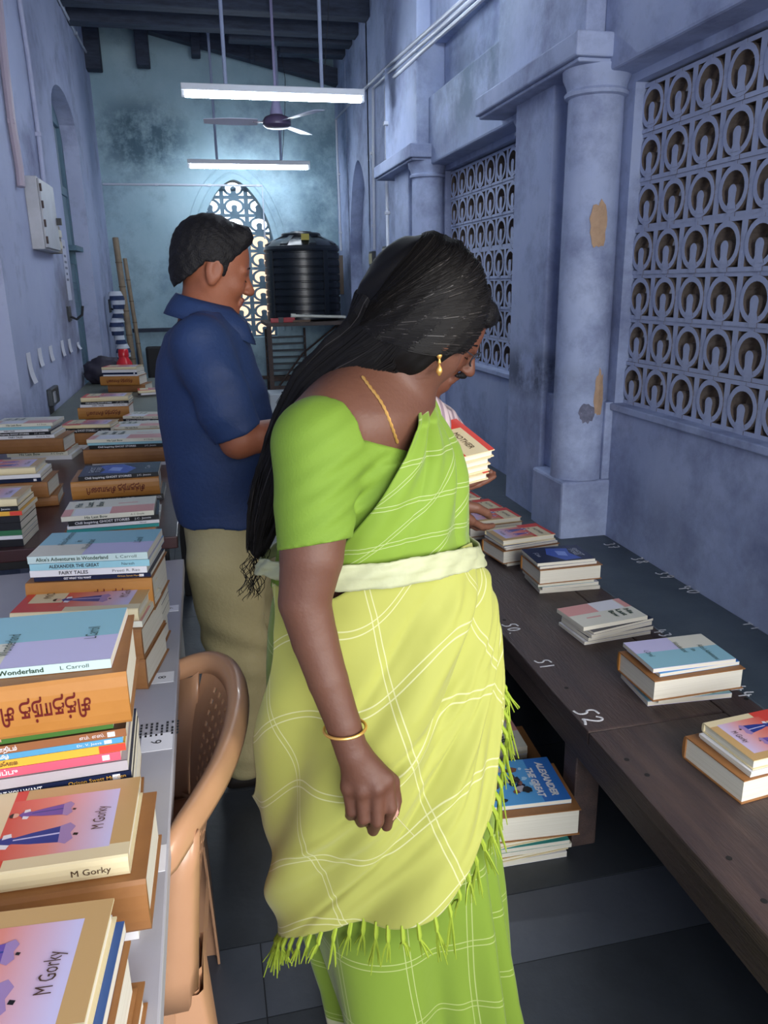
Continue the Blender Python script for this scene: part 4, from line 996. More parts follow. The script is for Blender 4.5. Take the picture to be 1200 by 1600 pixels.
me.polygons.foreach_set('use_smooth', [True] * len(me.polygons))
tag(link('cloth_bag', me, None, (-0.74, 6.28, ZG + 0.086)), 'crumpled dark grey bag beside the red bottle', 'bag')
def pile(x, y, label):
    t = thing('dark_chair', label, 'chair', (x, y, 0))
    q = MB()
    P = []
    for i in range(9):
        u = i / 8; P.append((-0.22 + 0.05 * u, -0.05 + 0.1 * u, 0.45 + 0.55 * u))
    q.box(-0.22, -0.02, 0.48, 0.2, 0.03, 0.95); q.build('backrest', mat('black_mesh', '15161a', 0.7), t, bevel=0.02)
    q = MB(); q.box(-0.24, -0.45, 0.42, 0.22, 0.0, 0.47); q.build('seat', mat('black_mesh', '15161a'), t, bevel=0.015)
    for sx in (-0.2, 0.18):
        for sy in (-0.42, -0.03):
            q = MB(); q.tube([(sx, sy, 0), (sx, sy, 0.43)], 0.014, 8); q.build('leg', M_LEG, t)
    for sx in (-0.23, 0.21):
        q = MB(); q.tube([(sx, -0.02, 0.6), (sx, -0.25, 0.66), (sx, -0.4, 0.64), (sx, -0.42, 0.45)], 0.014, 8); q.build('armrest', mat('chrome', 'c9ced4', 0.2, 1.0), t, True)
    return t
pile(-0.28, 7.3, 'black office chair with chrome arms behind the man')
t = thing('plastic_crate', 'white box with cable under the tank stand', 'box', (0.62, 7.9, 0))
q = MB(); q.box(-0.02, -0.15, 0, 0.3, 0.2, 0.42); q.build('box_body', mat('white_box', 'b4bcc2', 0.5), t, bevel=0.01)
q = MB(); q.tube([(0.1, -0.16, 0.44), (0.16, -0.17, 0.40), (0.2, -0.17, 0.2)], 0.008, 6); q.build('cable', M_DARK, t)
# pink scrap of paper on the column block
q = MB(); q.add([(0, 0, 0.0), (0.055, 0.01, 0.004), (0.05, 0.04, 0.02), (0.02, 0.05, 0.01), (-0.01, 0.03, 0.003)], [(0, 1, 2, 3, 4)]); q.add([(0.01, 0.0, 0.004), (0.06, 0.0, 0.015), (0.03, 0.03, 0.024)], [(0, 1, 2)])
o = q.build('paper_scrap', mat('pink_paper', 'd8708a', 0.7)); o.location = tuple(onz(893, 744, 0.6565)); o.location.z = 0.6568
tag(o, 'crumpled pink scrap of paper on the column base block', 'paper')

# ================================================================= PLASTIC CHAIR
def plastic_chair():
    M = mat('beige_plastic', 'b98d6c', 0.33, c2='b08463', scale=3, coat=0.15)
    base = Vector((-0.18, 1.22, 0)); t = thing('plastic_chair', 'tan moulded plastic armchair pushed against the white table', 'chair', tuple(base))
    # rail: near arm front -> back -> far arm front
    rp = [(-0.42, 0.93, 0.655), (-0.30, 0.91, 0.675), (-0.19, 0.90, 0.69), (-0.10, 0.915, 0.715), (-0.072, 0.955, 0.735), (-0.045, 1.02, 0.732), (-0.012, 1.10, 0.735), (0.014, 1.20, 0.742), (0.026, 1.29, 0.752), (0.018, 1.37, 0.758), (-0.012, 1.44, 0.752), (-0.06, 1.475, 0.733), (-0.12, 1.485, 0.705), (-0.20, 1.49, 0.69), (-0.32, 1.49, 0.67), (-0.42, 1.47, 0.655)]
    rp = [Vector(p) - base - Vector((.012, 0, 0)) for p in rp]
    # resample smooth
    for _ in range(2):
        nw = [rp[0]]
        for i in range(len(rp) - 1): nw += [rp[i] * .75 + rp[i + 1] * .25, rp[i] * .25 + rp[i + 1] * .75]
        nw.append(rp[-1]); rp = nw
    n = len(rp)
    # rail: a wide downward-curled band
    P = np.zeros((n, 9, 3))
    cen = Vector((-0.20, 1.20, 0)) - base
    for i, p in enumerate(rp):
        tdir = (rp[min(i + 1, n - 1)] - rp[max(i - 1, 0)]).normalized()
        out = Vector((tdir.y, -tdir.x, 0)).normalized()
        if out.dot(Vector((p.x - cen.x, p.y - cen.y, 0))) < 0: out = -out
        u = i / (n - 1); wd = 0.012 + 0.005 * math.exp(-((u - .55) / .2) ** 2)
        prof = [(-wd, -0.032), (-wd * .98, -0.012), (-wd * .8, 0.0), (-wd * .3, 0.006), (wd * .2, 0.006), (wd * .7, 0.001), (wd, -0.012), (wd * 1.05, -0.024), (wd * 1.0, -0.032)]
        for k, (a, h) in enumerate(prof):
            P[i, k] = p + out * a + Vector((0, 0, h))
    grid_mesh('arm_rail', P, M, t, thick=0.004)
    # perforated backrest shell: from under the rail down to the seat, between the two back corners
    i0 = next(i for i, p in enumerate(rp) if p.y + base.y > 0.97 and i > n * .2); i1 = max(i for i, p in enumerate(rp) if p.y + base.y < 1.46 and i < n * .8)
    q = MB(); m_ = 30; rows = 14
    def shell(u, v, o=0.0):
        # u along the back 0 near .. 1 far ; v 0 top .. 1 bottom(seat)
        f = i0 + (i1 - i0) * u; k = int(min(f, n - 2)); a = rp[k].lerp(rp[k + 1], f - k)
        yb_ = 1.02 + (1.42 - 1.02) * u - base.y
        bot = Vector((-0.075 - 0.015 * math.cos((u - .5) * math.pi) * -1 - base.x - .02, yb_, 0.43))
        p = a.lerp(bot, v); p.x += -0.012 * math.sin(math.pi * v); p.x -= o
        p.z = (a.z - 0.012) * (1 - v) + 0.43 * v
        return p
    # solid margins and cells with slots: each cell is a frame of 4 quads round a slot
    nu, nv = 13, 9
    def quad(u0, v0, u1, v1):
        vs = [shell(u0, v0), shell(u1, v0), shell(u1, v1), shell(u0, v1), shell(u0, v0, .004), shell(u1, v0, .004), shell(u1, v1, .004), shell(u0, v1, .004)]
        q.add(vs, [(0, 1, 2, 3), (4, 7, 6, 5), (0, 4, 5, 1), (1, 5, 6, 2), (2, 6, 7, 3), (3, 7, 4, 0)])
    for i in range(nu + 4):
        u0, u1 = i / (nu + 4), (i + 1) / (nu + 4)
        if i < 2 or i >= nu + 2:
            for j in range(6): quad(u0, j / 6, u1, (j + 1) / 6)
            continue
        quad(u0, 0, u1, .12); quad(u0, .75, u1, 1)
        for j in range(nv):
            v0 = .12 + .63 * j / nv; v1 = .12 + .63 * (j + 1) / nv; du, dv = u1 - u0, v1 - v0
            quad(u0, v0, u0 + du * .28, v1); quad(u1 - du * .28, v0, u1, v1); quad(u0 + du * .28, v0, u1 - du * .28, v0 + dv * .25); quad(u0 + du * .28, v1 - dv * .25, u1 - du * .28, v1)
    q.build('backrest', M, t)
    # side panels: under each arm the shell sweeps down into the seat and legs
    def side(yr, yin, s):
        nu_, nv_ = 10, 12; P = np.zeros((nu_, nv_, 3))
        for i in range(nu_):
            u = i / (nu_ - 1)
            for j in range(nv_):
                v = j / (nv_ - 1)
                top = Vector((-0.075 - 0.16 * u * (1 - .3 * v), yr, 0.70)); bot = Vector((-0.10 - 0.30 * u, yin, 0.41))
                p = top.lerp(bot, v); 
                P[i, j] = (p.x - base.x, p.y - base.y + s * 0.02 * math.sin(math.pi * v), p.z)
        return P
    # seat
    nu_, nv_ = 14, 14; P = np.zeros((nu_, nv_, 3))
    for i in range(nu_):
        for j in range(nv_):
            u, v = i / (nu_ - 1), j / (nv_ - 1); yy = 0.97 + 0.47 * v
            dip = -0.018 * math.sin(math.pi * u) * math.sin(math.pi * v)
            P[i, j] = (-0.085 - 0.42 * u - base.x, yy - base.y, 0.43 + dip - (0.02 * max(0, u - .85) / .15))
    grid_mesh('seat', P, M, t, thick=0.005)
    # near side: outer wall from arm to seat rim with the opening below the arm, then flared legs
    def wall(pts_top, pts_bot, name='side_panel'):
        a, b = pts_top, pts_bot; k = len(a); P = np.zeros((k, 6, 3))
        for i in range(k):
            for j in range(6):
                p = Vector(a[i]).lerp(Vector(b[i]), j / 5) - base; P[i, j] = p
        return grid_mesh(name, P, M, t, thick=0.005)
    for s, y0, y1 in ((1, 0.955, 0.975), (-1, 1.455, 1.435)):
        wall([(-0.06, y0 + s*.01, .715), (-0.075, y0, .70), (-0.105, y0 - s*.012, .69)], [(-0.085, y1, .43), (-0.10, y1 - s*.02, .41), (-0.17, y1 - s*.02, .41)], 'back_stile')
        wall([(-0.40, y0 - s*.03, .645), (-0.43, y0 - s*.03, .64), (-0.45, y0 - s*.02, .63)], [(-0.38, y1 - s*.01, .43), (-0.44, y1 - s*.01, .42), (-0.50, y1, .42)], 'arm_support')
    # skirt round the seat
    rim = [(-0.50, 0.975), (-0.30, 0.955), (-0.12, 0.955), (-0.078, 1.0), (-0.068, 1.2), (-0.078, 1.42), (-0.12, 1.455), (-0.30, 1.455), (-0.50, 1.435)]
    q = MB()
    for i in range(len(rim) - 1):
        (xa, ya), (xb, yb2) = rim[i], rim[i + 1]
        q.add([(xa - base.x, ya - base.y, .44), (xb - base.x, yb2 - base.y, .44), (xb - base.x, yb2 - base.y, .385), (xa - base.x, ya - base.y, .385)], [(0, 1, 2, 3)])
    q.build('seat_skirt', M, t)
    # legs: angle-section, tapering, splayed
    for (x, y, dx, dy) in ((-0.10, 0.985, 0.035, -0.035), (-0.10, 1.425, 0.005, 0.015), (-0.47, 0.985, -0.03, -0.03), (-0.47, 1.425, -0.03, 0.03)):
        sx = 1 if x > -0.2 else -1; sy = -1 if y < 1.2 else 1
        q = MB(); k = 10; vs = []
        for i in range(k + 1):
            f = i / k; w_ = 0.085 * (1 - f) ** 1.3 + 0.034; cx = x + dx * f + sx * 0.024 - base.x; cy = y + dy * f + sy * 0.026 - base.y; z = 0.43 * (1 - f)
            vs += [(cx - sx * w_, cy, z), (cx - sx * .008, cy, z), (cx, cy - sy * .008, z), (cx, cy - sy * w_, z), (cx - sx * .005, cy - sy * w_, z), (cx - sx * .007, cy - sy * .010, z), (cx - sx * .012, cy - sy * .006, z), (cx - sx * w_, cy - sy * .005, z)]
        fs = []
        for i in range(k):
            for j in range(8):
                a = i * 8 + j; b = i * 8 + (j + 1) % 8; fs.append((a, b, b + 8, a + 8))
        fs.append(tuple(range(k * 8, k * 8 + 8))); q.add(vs, fs); q.build('leg', M, t, True, 50)
    return t
plastic_chair()

# ================================================================= PEOPLE: implicit surfaces -> one smooth mesh each
class SDF:
    def __init__(s): s.ops = []
    # every primitive: (fn(P)->d, lo, hi, mode, k)
    def _add(s, fn, lo, hi, mode='u', k=0.02): s.ops.append((fn, np.array(lo, float), np.array(hi, float), mode, k)); return s
    def cap(s, a, b, ra, rb=None, k=0.02, mode='u', fl=None):
        rb = ra if rb is None else rb; a = np.array(a, float); b = np.array(b, float); ab = b - a; L2 = max(ab @ ab, 1e-12); r = max(ra, rb)
        def fn(P):
            h = np.clip(((P - a) @ ab) / L2, 0, 1)
            return np.linalg.norm(P - a - h[:, None] * ab, axis=1) - (ra + (rb - ra) * h)
        return s._add(fn, np.minimum(a, b) - r, np.maximum(a, b) + r, mode, k)
    def chain(s, pts, rs, k=0.02, mode='u'):
        for i in range(len(pts) - 1): s.cap(pts[i], pts[i + 1], rs[i], rs[i + 1], k if i == 0 else min(k, .003), mode)
        return s
    def ell(s, c, r, axes=None, k=0.02, mode='u'):
        c = np.array(c, float); r = np.array(r, float); A = np.eye(3) if axes is None else np.array(axes, float)   # rows = axes
        R = float(max(r))
        def fn(P):
            q = (P - c) @ A.T; k0 = np.linalg.norm(q / r, axis=1); k1 = np.linalg.norm(q / (r * r), axis=1)
            return k0 * (k0 - 1) / np.maximum(k1, 1e-9)
        return s._add(fn, c - R, c + R, mode, k)
    def rows(s, zs, cs, As, Bs, e1, e2, k=0.02, mode='u', fold=None):
        """stack of ellipses: centre cs (x,y) per z, half axes As along e1 and Bs along e2"""
        zs = np.array(zs, float); cs = np.array(cs, float); As = np.array(As, float); Bs = np.array(Bs, float)
        o = np.argsort(zs); zs, cs, As, Bs = zs[o], cs[o], As[o], Bs[o]; m = max(As.max(), Bs.max())
        def fn(P):
            z = np.clip(P[:, 2], zs[0], zs[-1])
            cx = np.interp(z, zs, cs[:, 0]); cy = np.interp(z, zs, cs[:, 1]); a = np.interp(z, zs, As); b = np.interp(z, zs, Bs)
            dx = P[:, 0] - cx; dy = P[:, 1] - cy; u = (dx * e1[0] + dy * e1[1]); v = (dx * e2[0] + dy * e2[1])
            rr = np.sqrt((u / a) ** 2 + (v / b) ** 2) + 1e-9; d = (rr - 1) * np.sqrt(u * u + v * v) / rr
            if fold is not None: d = d - fold(P, np.arctan2(v / b, u / a))
            dz = np.maximum(P[:, 2] - zs[-1], zs[0] - P[:, 2])
            return np.maximum(d, dz)
        lo = [cs[:, 0].min() - m, cs[:, 1].min() - m, zs[0]]; hi = [cs[:, 0].max() + m, cs[:, 1].max() + m, zs[-1]]
        return s._add(fn, lo, hi, mode, k)
    def plane(s, p, n, k=0.0):
        """keep the side away from n"""
        p = np.array(p, float); n = np.array(n, float); n /= np.linalg.norm(n)
        return s._add(lambda P: (P - p) @ n, [-1e9] * 3, [1e9] * 3, 'i', k)
    def disp(s, f):
        return s._add(f, [-1e9] * 3, [1e9] * 3, 'd', 0)
    def ev(s, P, lo, hi):
        d = np.full(len(P), 1.0)
        for (fn, l, h, mode, k) in s.ops:
            pad = k + 0.03
            if mode == 'u':
                if np.any(h + pad < lo) or np.any(l - pad > hi): continue
                e = fn(P)
                if k > 0:
                    t = np.clip(0.5 + 0.5 * (d - e) / k, 0, 1); d = d * (1 - t) + e * t - k * t * (1 - t)
                else: d = np.minimum(d, e)
            elif mode == 's':
                if np.any(h + pad < lo) or np.any(l - pad > hi): continue
                e = -fn(P)
                if k > 0:
                    t = np.clip(0.5 - 0.5 * (d - e) / k, 0, 1); d = d * (1 - t) + e * t + k * t * (1 - t)
                else: d = np.maximum(d, e)
            elif mode == 'i':
                d = np.maximum(d, fn(P))
            elif mode == 'd':
                d = d + fn(P)
        return d
    def mesh(s, name, h, mats, pick=None, n=20):
        us = [o for o in s.ops if o[3] == 'u']
        blocks = set(); B = h * n
        for (fn, l, hh, mode, k) in us:
            a = np.floor((l - h * 2 - k * .5) / B).astype(int); b = np.floor((hh + h * 2 + k * .5) / B).astype(int)
            for i in range(a[0], b[0] + 1):
                for j in range(a[1], b[1] + 1):
                    for q in range(a[2], b[2] + 1): blocks.add((i, j, q))
        g = np.arange(n + 1); GI, GJ, GK = np.meshgrid(g, g, g, indexing='ij')
        S = 1 << 20; OFF = 1 << 19
        ids = []; pos = []; quads = []
        ckey = lambda i, j, k: ((i + OFF) * S + (j + OFF)) * S + (k + OFF)
        for (bi, bj, bk) in blocks:
            o = np.array([bi, bj, bk]) * n
            lo = o * h; hi = (o + n) * h
            c = ((lo + hi) / 2)[None]
            dc = s.ev(c, lo, hi)[0]
            if abs(dc) > B * 1.5 + 0.02 and dc < 1.0: continue
            P = np.stack([(GI.ravel() + o[0]) * h, (GJ.ravel() + o[1]) * h, (GK.ravel() + o[2]) * h], 1)
            d = s.ev(P, lo, hi).reshape(n + 1, n + 1, n + 1)
            if d.min() > 0 or d.max() < 0: continue
            ins = d < 0
            # cells
            cnt = np.zeros((n, n, n)); acc = np.zeros((n, n, n, 3))
            def edge(ax):
                sl0 = [slice(0, n + 1)] * 3; sl1 = [slice(0, n + 1)] * 3
                sl0[ax] = slice(0, n); sl1[ax] = slice(1, n + 1)
                d0 = d[tuple(sl0)]; d1 = d[tuple(sl1)]; x = (d0 < 0) != (d1 < 0)
                t = np.where(x, d0 / np.where(np.abs(d0 - d1) < 1e-12, 1, d0 - d1), 0)
                return x, t
            for ax in range(3):
                x, t = edge(ax)
                oth = [a for a in range(3) if a != ax]
                for da in (0, 1):
                    for db in (0, 1):
                        sl = [slice(0, n)] * 3; sl[oth[0]] = slice(da, da + n); sl[oth[1]] = slice(db, db + n)
                        xx = x[tuple(sl)]; tt = t[tuple(sl)]
                        cnt += xx
                        acc[..., ax] += np.where(xx, tt, 0); acc[..., oth[0]] += np.where(xx, da, 0); acc[..., oth[1]] += np.where(xx, db, 0)
            act = cnt > 0
            ii, jj, kk = np.nonzero(act)
            if len(ii) == 0: continue
            v = acc[act] / cnt[act][:, None]
            ids.append(ckey(ii + o[0], jj + o[1], kk + o[2])); pos.append((np.stack([ii + o[0], jj + o[1], kk + o[2]], 1) + v) * h)
            for ax in range(3):
                x, t = edge(ax); oth = [a for a in range(3) if a != ax]
                sl = [slice(0, n)] * 3; x = x[tuple(sl)]
                e = np.argwhere(x)
                if len(e) == 0: continue
                sgn = ins[e[:, 0], e[:, 1], e[:, 2]]
                E = e + o; u = np.zeros(3, int); w_ = np.zeros(3, int); u[oth[0]] = 1; w_[oth[1]] = 1
                c0 = E - u - w_; c1 = E - w_; c2 = E; c3 = E - u
                Q = np.stack([ckey(c[:, 0], c[:, 1], c[:, 2]) for c in (c0, c1, c2, c3)], 1)
                flip = sgn if ax != 1 else ~sgn
                Q[~flip] = Q[~flip][:, ::-1]
                quads.append(Q)
        ids = np.concatenate(ids); pos = np.concatenate(pos); quads = np.concatenate(quads)
        uid, fi = np.unique(ids, return_index=True); V = pos[fi]
        ix = np.searchsorted(uid, quads); ix = np.clip(ix, 0, len(uid) - 1)
        ok = (uid[ix] == quads).all(1); F = ix[ok]
        # light smoothing
        for _ in range(2):
            nb = np.zeros_like(V); c = np.zeros(len(V))
            for a, b in ((0, 1), (1, 2), (2, 3), (3, 0)):
                np.add.at(nb, F[:, a], V[F[:, b]]); np.add.at(nb, F[:, b], V[F[:, a]]); np.add.at(c, F[:, a], 1); np.add.at(c, F[:, b], 1)
            V = V * 0.45 + 0.55 * nb / np.maximum(c, 1)[:, None]
        me = bpy.data.meshes.new(name); me.vertices.add(len(V)); me.vertices.foreach_set('co', V.ravel())
        me.loops.add(len(F) * 4); me.loops.foreach_set('vertex_index', F.ravel().astype(np.int32))
        me.polygons.add(len(F)); me.polygons.foreach_set('loop_start', np.arange(0, len(F) * 4, 4, dtype=np.int32))
        me.polygons.foreach_set('loop_total', np.full(len(F), 4, dtype=np.int32))
        for m in (mats if isinstance(mats, (list, tuple)) else [mats]): me.materials.append(m)
        if pick is not None:
            C = V[F].mean(1); me.polygons.foreach_set('material_index', pick(C).astype(np.int32))
        me.polygons.foreach_set('use_smooth', [True] * len(F)); me.update(calc_edges=True); me.validate()
        return me

def skinmat(name, c, c2):
    m = mat(name, c, 0.58, c2=c2, scale=9, bump=0.08, bscale=160)
    b = m.node_tree.nodes['Principled BSDF']; b.inputs['Subsurface Weight'].default_value = 0.08; b.inputs['Subsurface Radius'].default_value = (.01, .004, .002); b.inputs['Subsurface Scale'].default_value = 0.5
    return m
def frame(yaw):
    a = math.radians(yaw); return Vector((math.cos(a), -math.sin(a), 0)), Vector((math.sin(a), math.cos(a), 0))
def Wd(px, py, dep, e2):
    d = ray(px, py); return CP + d * (dep / (d.x * e2.x + d.y * e2.y))
def project(P):
    P = np.asarray(P) - np.array([0, 0, CAM_H]); c = P @ np.array(_R).T
    return 600 + FPX * c[:, 0] / -c[:, 2], 800 - FPX * c[:, 1] / -c[:, 2]

# generic head: local axes f (forward), s (side), u (up)
def head_ops(S, O, f, u, sc=1.0, nose=1.0):
    f = Vector(f).normalized(); u = (Vector(u) - f * Vector(u).dot(f)).normalized(); s = f.cross(u)
    Lp = lambda a, b, c: Vector(O) + (f * a + s * b + u * c) * sc
    A = [list(f), list(s), list(u)]
    q = lambda *r: [x * sc for x in r]
    S.ell(Lp(-.004, 0, .022), q(.094, .074, .088), A, k=.02 * sc)
    S.ell(Lp(.034, 0, -.034), q(.056, .058, .076), A, k=.03 * sc)
    for g in (-1, 1):
        S.cap(Lp(-.008, g * .048, -.05), Lp(.055, g * .02, -.1), .02 * sc, .018 * sc, k=.025 * sc)
        S.ell(Lp(.058, g * .034, -.042), q(.026, .024, .026), A, k=.02 * sc)
        S.cap(Lp(.082, g * .012, .002), Lp(.072, g * .045, .002), .010 * sc, .010 * sc, k=.012 * sc)
        S.ell(Lp(.098, g * .031, -.017), q(.014, .015, .011), A, k=.012 * sc, mode='s')
        S.ell(Lp(.0755, g * .031, -.018), q(.0125, .0135, .012), A, k=.004 * sc)
        S.ell(Lp(.098, g * .0115, -.049), q(.010, .008, .007), A, k=.006 * sc)
        # ear
        S.ell(Lp(-.004, g * .074, -.016), q(.020, .010, .033), [list((f * .92 + s * g * -.0 + u * -.0)), list(s), list(u)], k=.008 * sc)
        S.ell(Lp(-.000, g * .086, -.012), q(.0115, .0085, .019), A, k=.006 * sc, mode='s')
        S.ell(Lp(-.004, g * .074, -.045), q(.010, .006, .010), A, k=.006 * sc)
    S.ell(Lp(.070, 0, -.102), q(.022, .024, .018), A, k=.02 * sc)
    S.cap(Lp(.086, 0, -.006), Lp(.103 + .004 * nose, 0, -.044), .008 * sc, .0125 * sc, k=.012 * sc)
    S.cap(Lp(.089, -.018, -.071), Lp(.089, .018, -.071), .0058 * sc, k=.006 * sc); S.cap(Lp(.094, -.008, -.0705), Lp(.094, .008, -.0705), .0055 * sc, k=.006 * sc)
    S.cap(Lp(.088, -.014, -.083), Lp(.088, .014, -.083), .0068 * sc, k=.006 * sc)
    return Lp, A
def face_extras(root, Lp, A, sc, brow_m, skin_name=''):
    f, s, u = [Vector(a) for a in A]
    for g in (-1, 1):
        q = MB(); q.tube([Lp(.0885, g * .012, .008), Lp(.0895, g * .03, .0125), Lp(.078, g * .05, .006)], [.0022 * sc, .0032 * sc, .001 * sc], 6, flat=.7); q.build('eyebrow', brow_m, root, True)
        q = MB(); q.tube([Lp(.0865, g * .018, -.021), Lp(.0895, g * .030, -.0235), Lp(.083, g * .044, -.0215)], .0011 * sc, 5); q.build('eyelash', brow_m, root, True)
def add_hand(S, wrist, d, n, side, sc=1.0, curl=0.6, spread=0.12, thumb=0.5):
    """wrist point, direction d of the metacarpals, n: palm normal (fingers curl towards n), side: vector towards the thumb"""
    d = Vector(d).normalized(); n = (Vector(n) - d * Vector(n).dot(d)).normalized(); t = (Vector(side) - d * Vector(side).dot(d) - n * Vector(side).dot(n)).normalized(); w_ = Vector(wrist)
    tips = []
    for i, (off, ml, fl, r) in enumerate(((.026, .078, (.042, .026, .020), .0088), (.009, .080, (.046, .030, .021), .0092), (-.008, .075, (.042, .028, .020), .0087), (-.024, .067, (.034, .021, .018), .0078))):
        mcp = w_ + (d * ml + t * off) * sc
        S.cap(w_ + (d * .01 + t * off * .55) * sc, mcp, .014 * sc, .0115 * sc, k=.014 * sc)
        dd = (d + t * (off * spread * 20 * .1)).normalized(); p = mcp; a = 0
        for j, l in enumerate(fl):
            a += curl * (0.9, 1.2, 0.8)[j]
            dirn = dd * math.cos(a) + n * math.sin(a); q_ = p + dirn * l * sc
            S.cap(p, q_, (r - .0006 * j) * sc, (r - .0006 * (j + 1)) * sc, k=.003 * sc); p = q_
        tips.append(p)
    b = w_ + (d * .018 + t * .022 + n * .006) * sc; c = b + (d * .75 + t * .6 + n * .25).normalized() * .045 * sc
    e = c + (d * 1 + t * (.35 - thumb) + n * thumb).normalized() * .032 * sc; g = e + (d * 1 + t * (-.3) + n * thumb).normalized() * .026 * sc
    S.cap(b, c, .015 * sc, .0115 * sc, k=.012 * sc); S.cap(c, e, .011 * sc, .0098 * sc, k=.003 * sc); S.cap(e, g, .0098 * sc, .0082 * sc, k=.002 * sc)
    return tips
def wrinkle(amp, seed, freq=(14, 9, 18), mask=None):
    r = np.random.RandomState(seed); K_ = [(r.normal(size=3) * np.array(freq), r.uniform(0, 6.28), r.uniform(.5, 1)) for _ in range(6)]
    def f(P):
        v = np.zeros(len(P))
        for (k, p, a) in K_: v += a * np.sin(P @ k + p + 1.2 * np.sin(P @ k[::-1] * .6))
        v = v / 3.2; v = np.sign(v) * np.abs(v) ** .8
        return amp * v * (1 if mask is None else mask(P))
    return f

# ---------------------------------------------------------------- cloth materials
def plaid(name, base, line, pu, pv, border=None, rough=0.75, w_=0.0016, gap=0.006, strength=.85, base2=None):
    m = bpy.data.materials.new(name); m.use_nodes = True; nt = m.node_tree; N = nt.nodes; L = nt.links
    b = N['Principled BSDF']; b.inputs['Roughness'].default_value = rough; b.inputs['Sheen Weight'].default_value = 0.15
    uvn = N.new('ShaderNodeUVMap'); uvn.uv_map = 'UVMap'; sp = N.new('ShaderNodeSeparateXYZ'); L.new(uvn.outputs[0], sp.inputs[0])
    def M(op, *a):
        n = N.new('ShaderNodeMath'); n.operation = op
        for i, v in enumerate(a):
            if isinstance(v, (int, float)): n.inputs[i].default_value = v
            else: L.new(v, n.inputs[i])
        return n.outputs[0]
    def lines(c, per, gap_):
        fr = M('FRACT', M('DIVIDE', c, per)); d = M('MULTIPLY', M('ABSOLUTE', M('SUBTRACT', fr, 0.5)), per)
        e = M('ABSOLUTE', M('SUBTRACT', d, gap_)); mr = N.new('ShaderNodeMapRange'); mr.inputs['From Min'].default_value = w_; mr.inputs['From Max'].default_value = w_ * .35
        L.new(e, mr.inputs['Value']); return mr.outputs[0]
    a = lines(sp.outputs['X'], pu, gap); c = lines(sp.outputs['Y'], pv, gap)
    mx = M('MULTIPLY', M('MAXIMUM', a, c), strength)
    mix = N.new('ShaderNodeMixRGB'); L.new(mx, mix.inputs['Fac']); mix.inputs['Color1'].default_value = (*hx(base), 1); mix.inputs['Color2'].default_value = (*hx(line), 1)
    out = mix.outputs[0]
    if border:
        col, hgt = border; st = M('LESS_THAN', sp.outputs['Y'], hgt); m2 = N.new('ShaderNodeMixRGB'); L.new(st, m2.inputs['Fac']); L.new(out, m2.inputs['Color1']); m2.inputs['Color2'].default_value = (*hx(col), 1); out = m2.outputs[0]
    L.new(out, b.inputs['Base Color'])
    tc = N.new('ShaderNodeTexCoord'); nz = N.new('ShaderNodeTexNoise'); nz.inputs['Scale'].default_value = 22; L.new(tc.outputs['Object'], nz.inputs['Vector'])
    bp = N.new('ShaderNodeBump'); bp.inputs['Strength'].default_value = .25; bp.inputs['Distance'].default_value = .006; L.new(nz.outputs['Fac'], bp.inputs['Height']); L.new(bp.outputs[0], b.inputs['Normal'])
    MATS[name] = m; return m

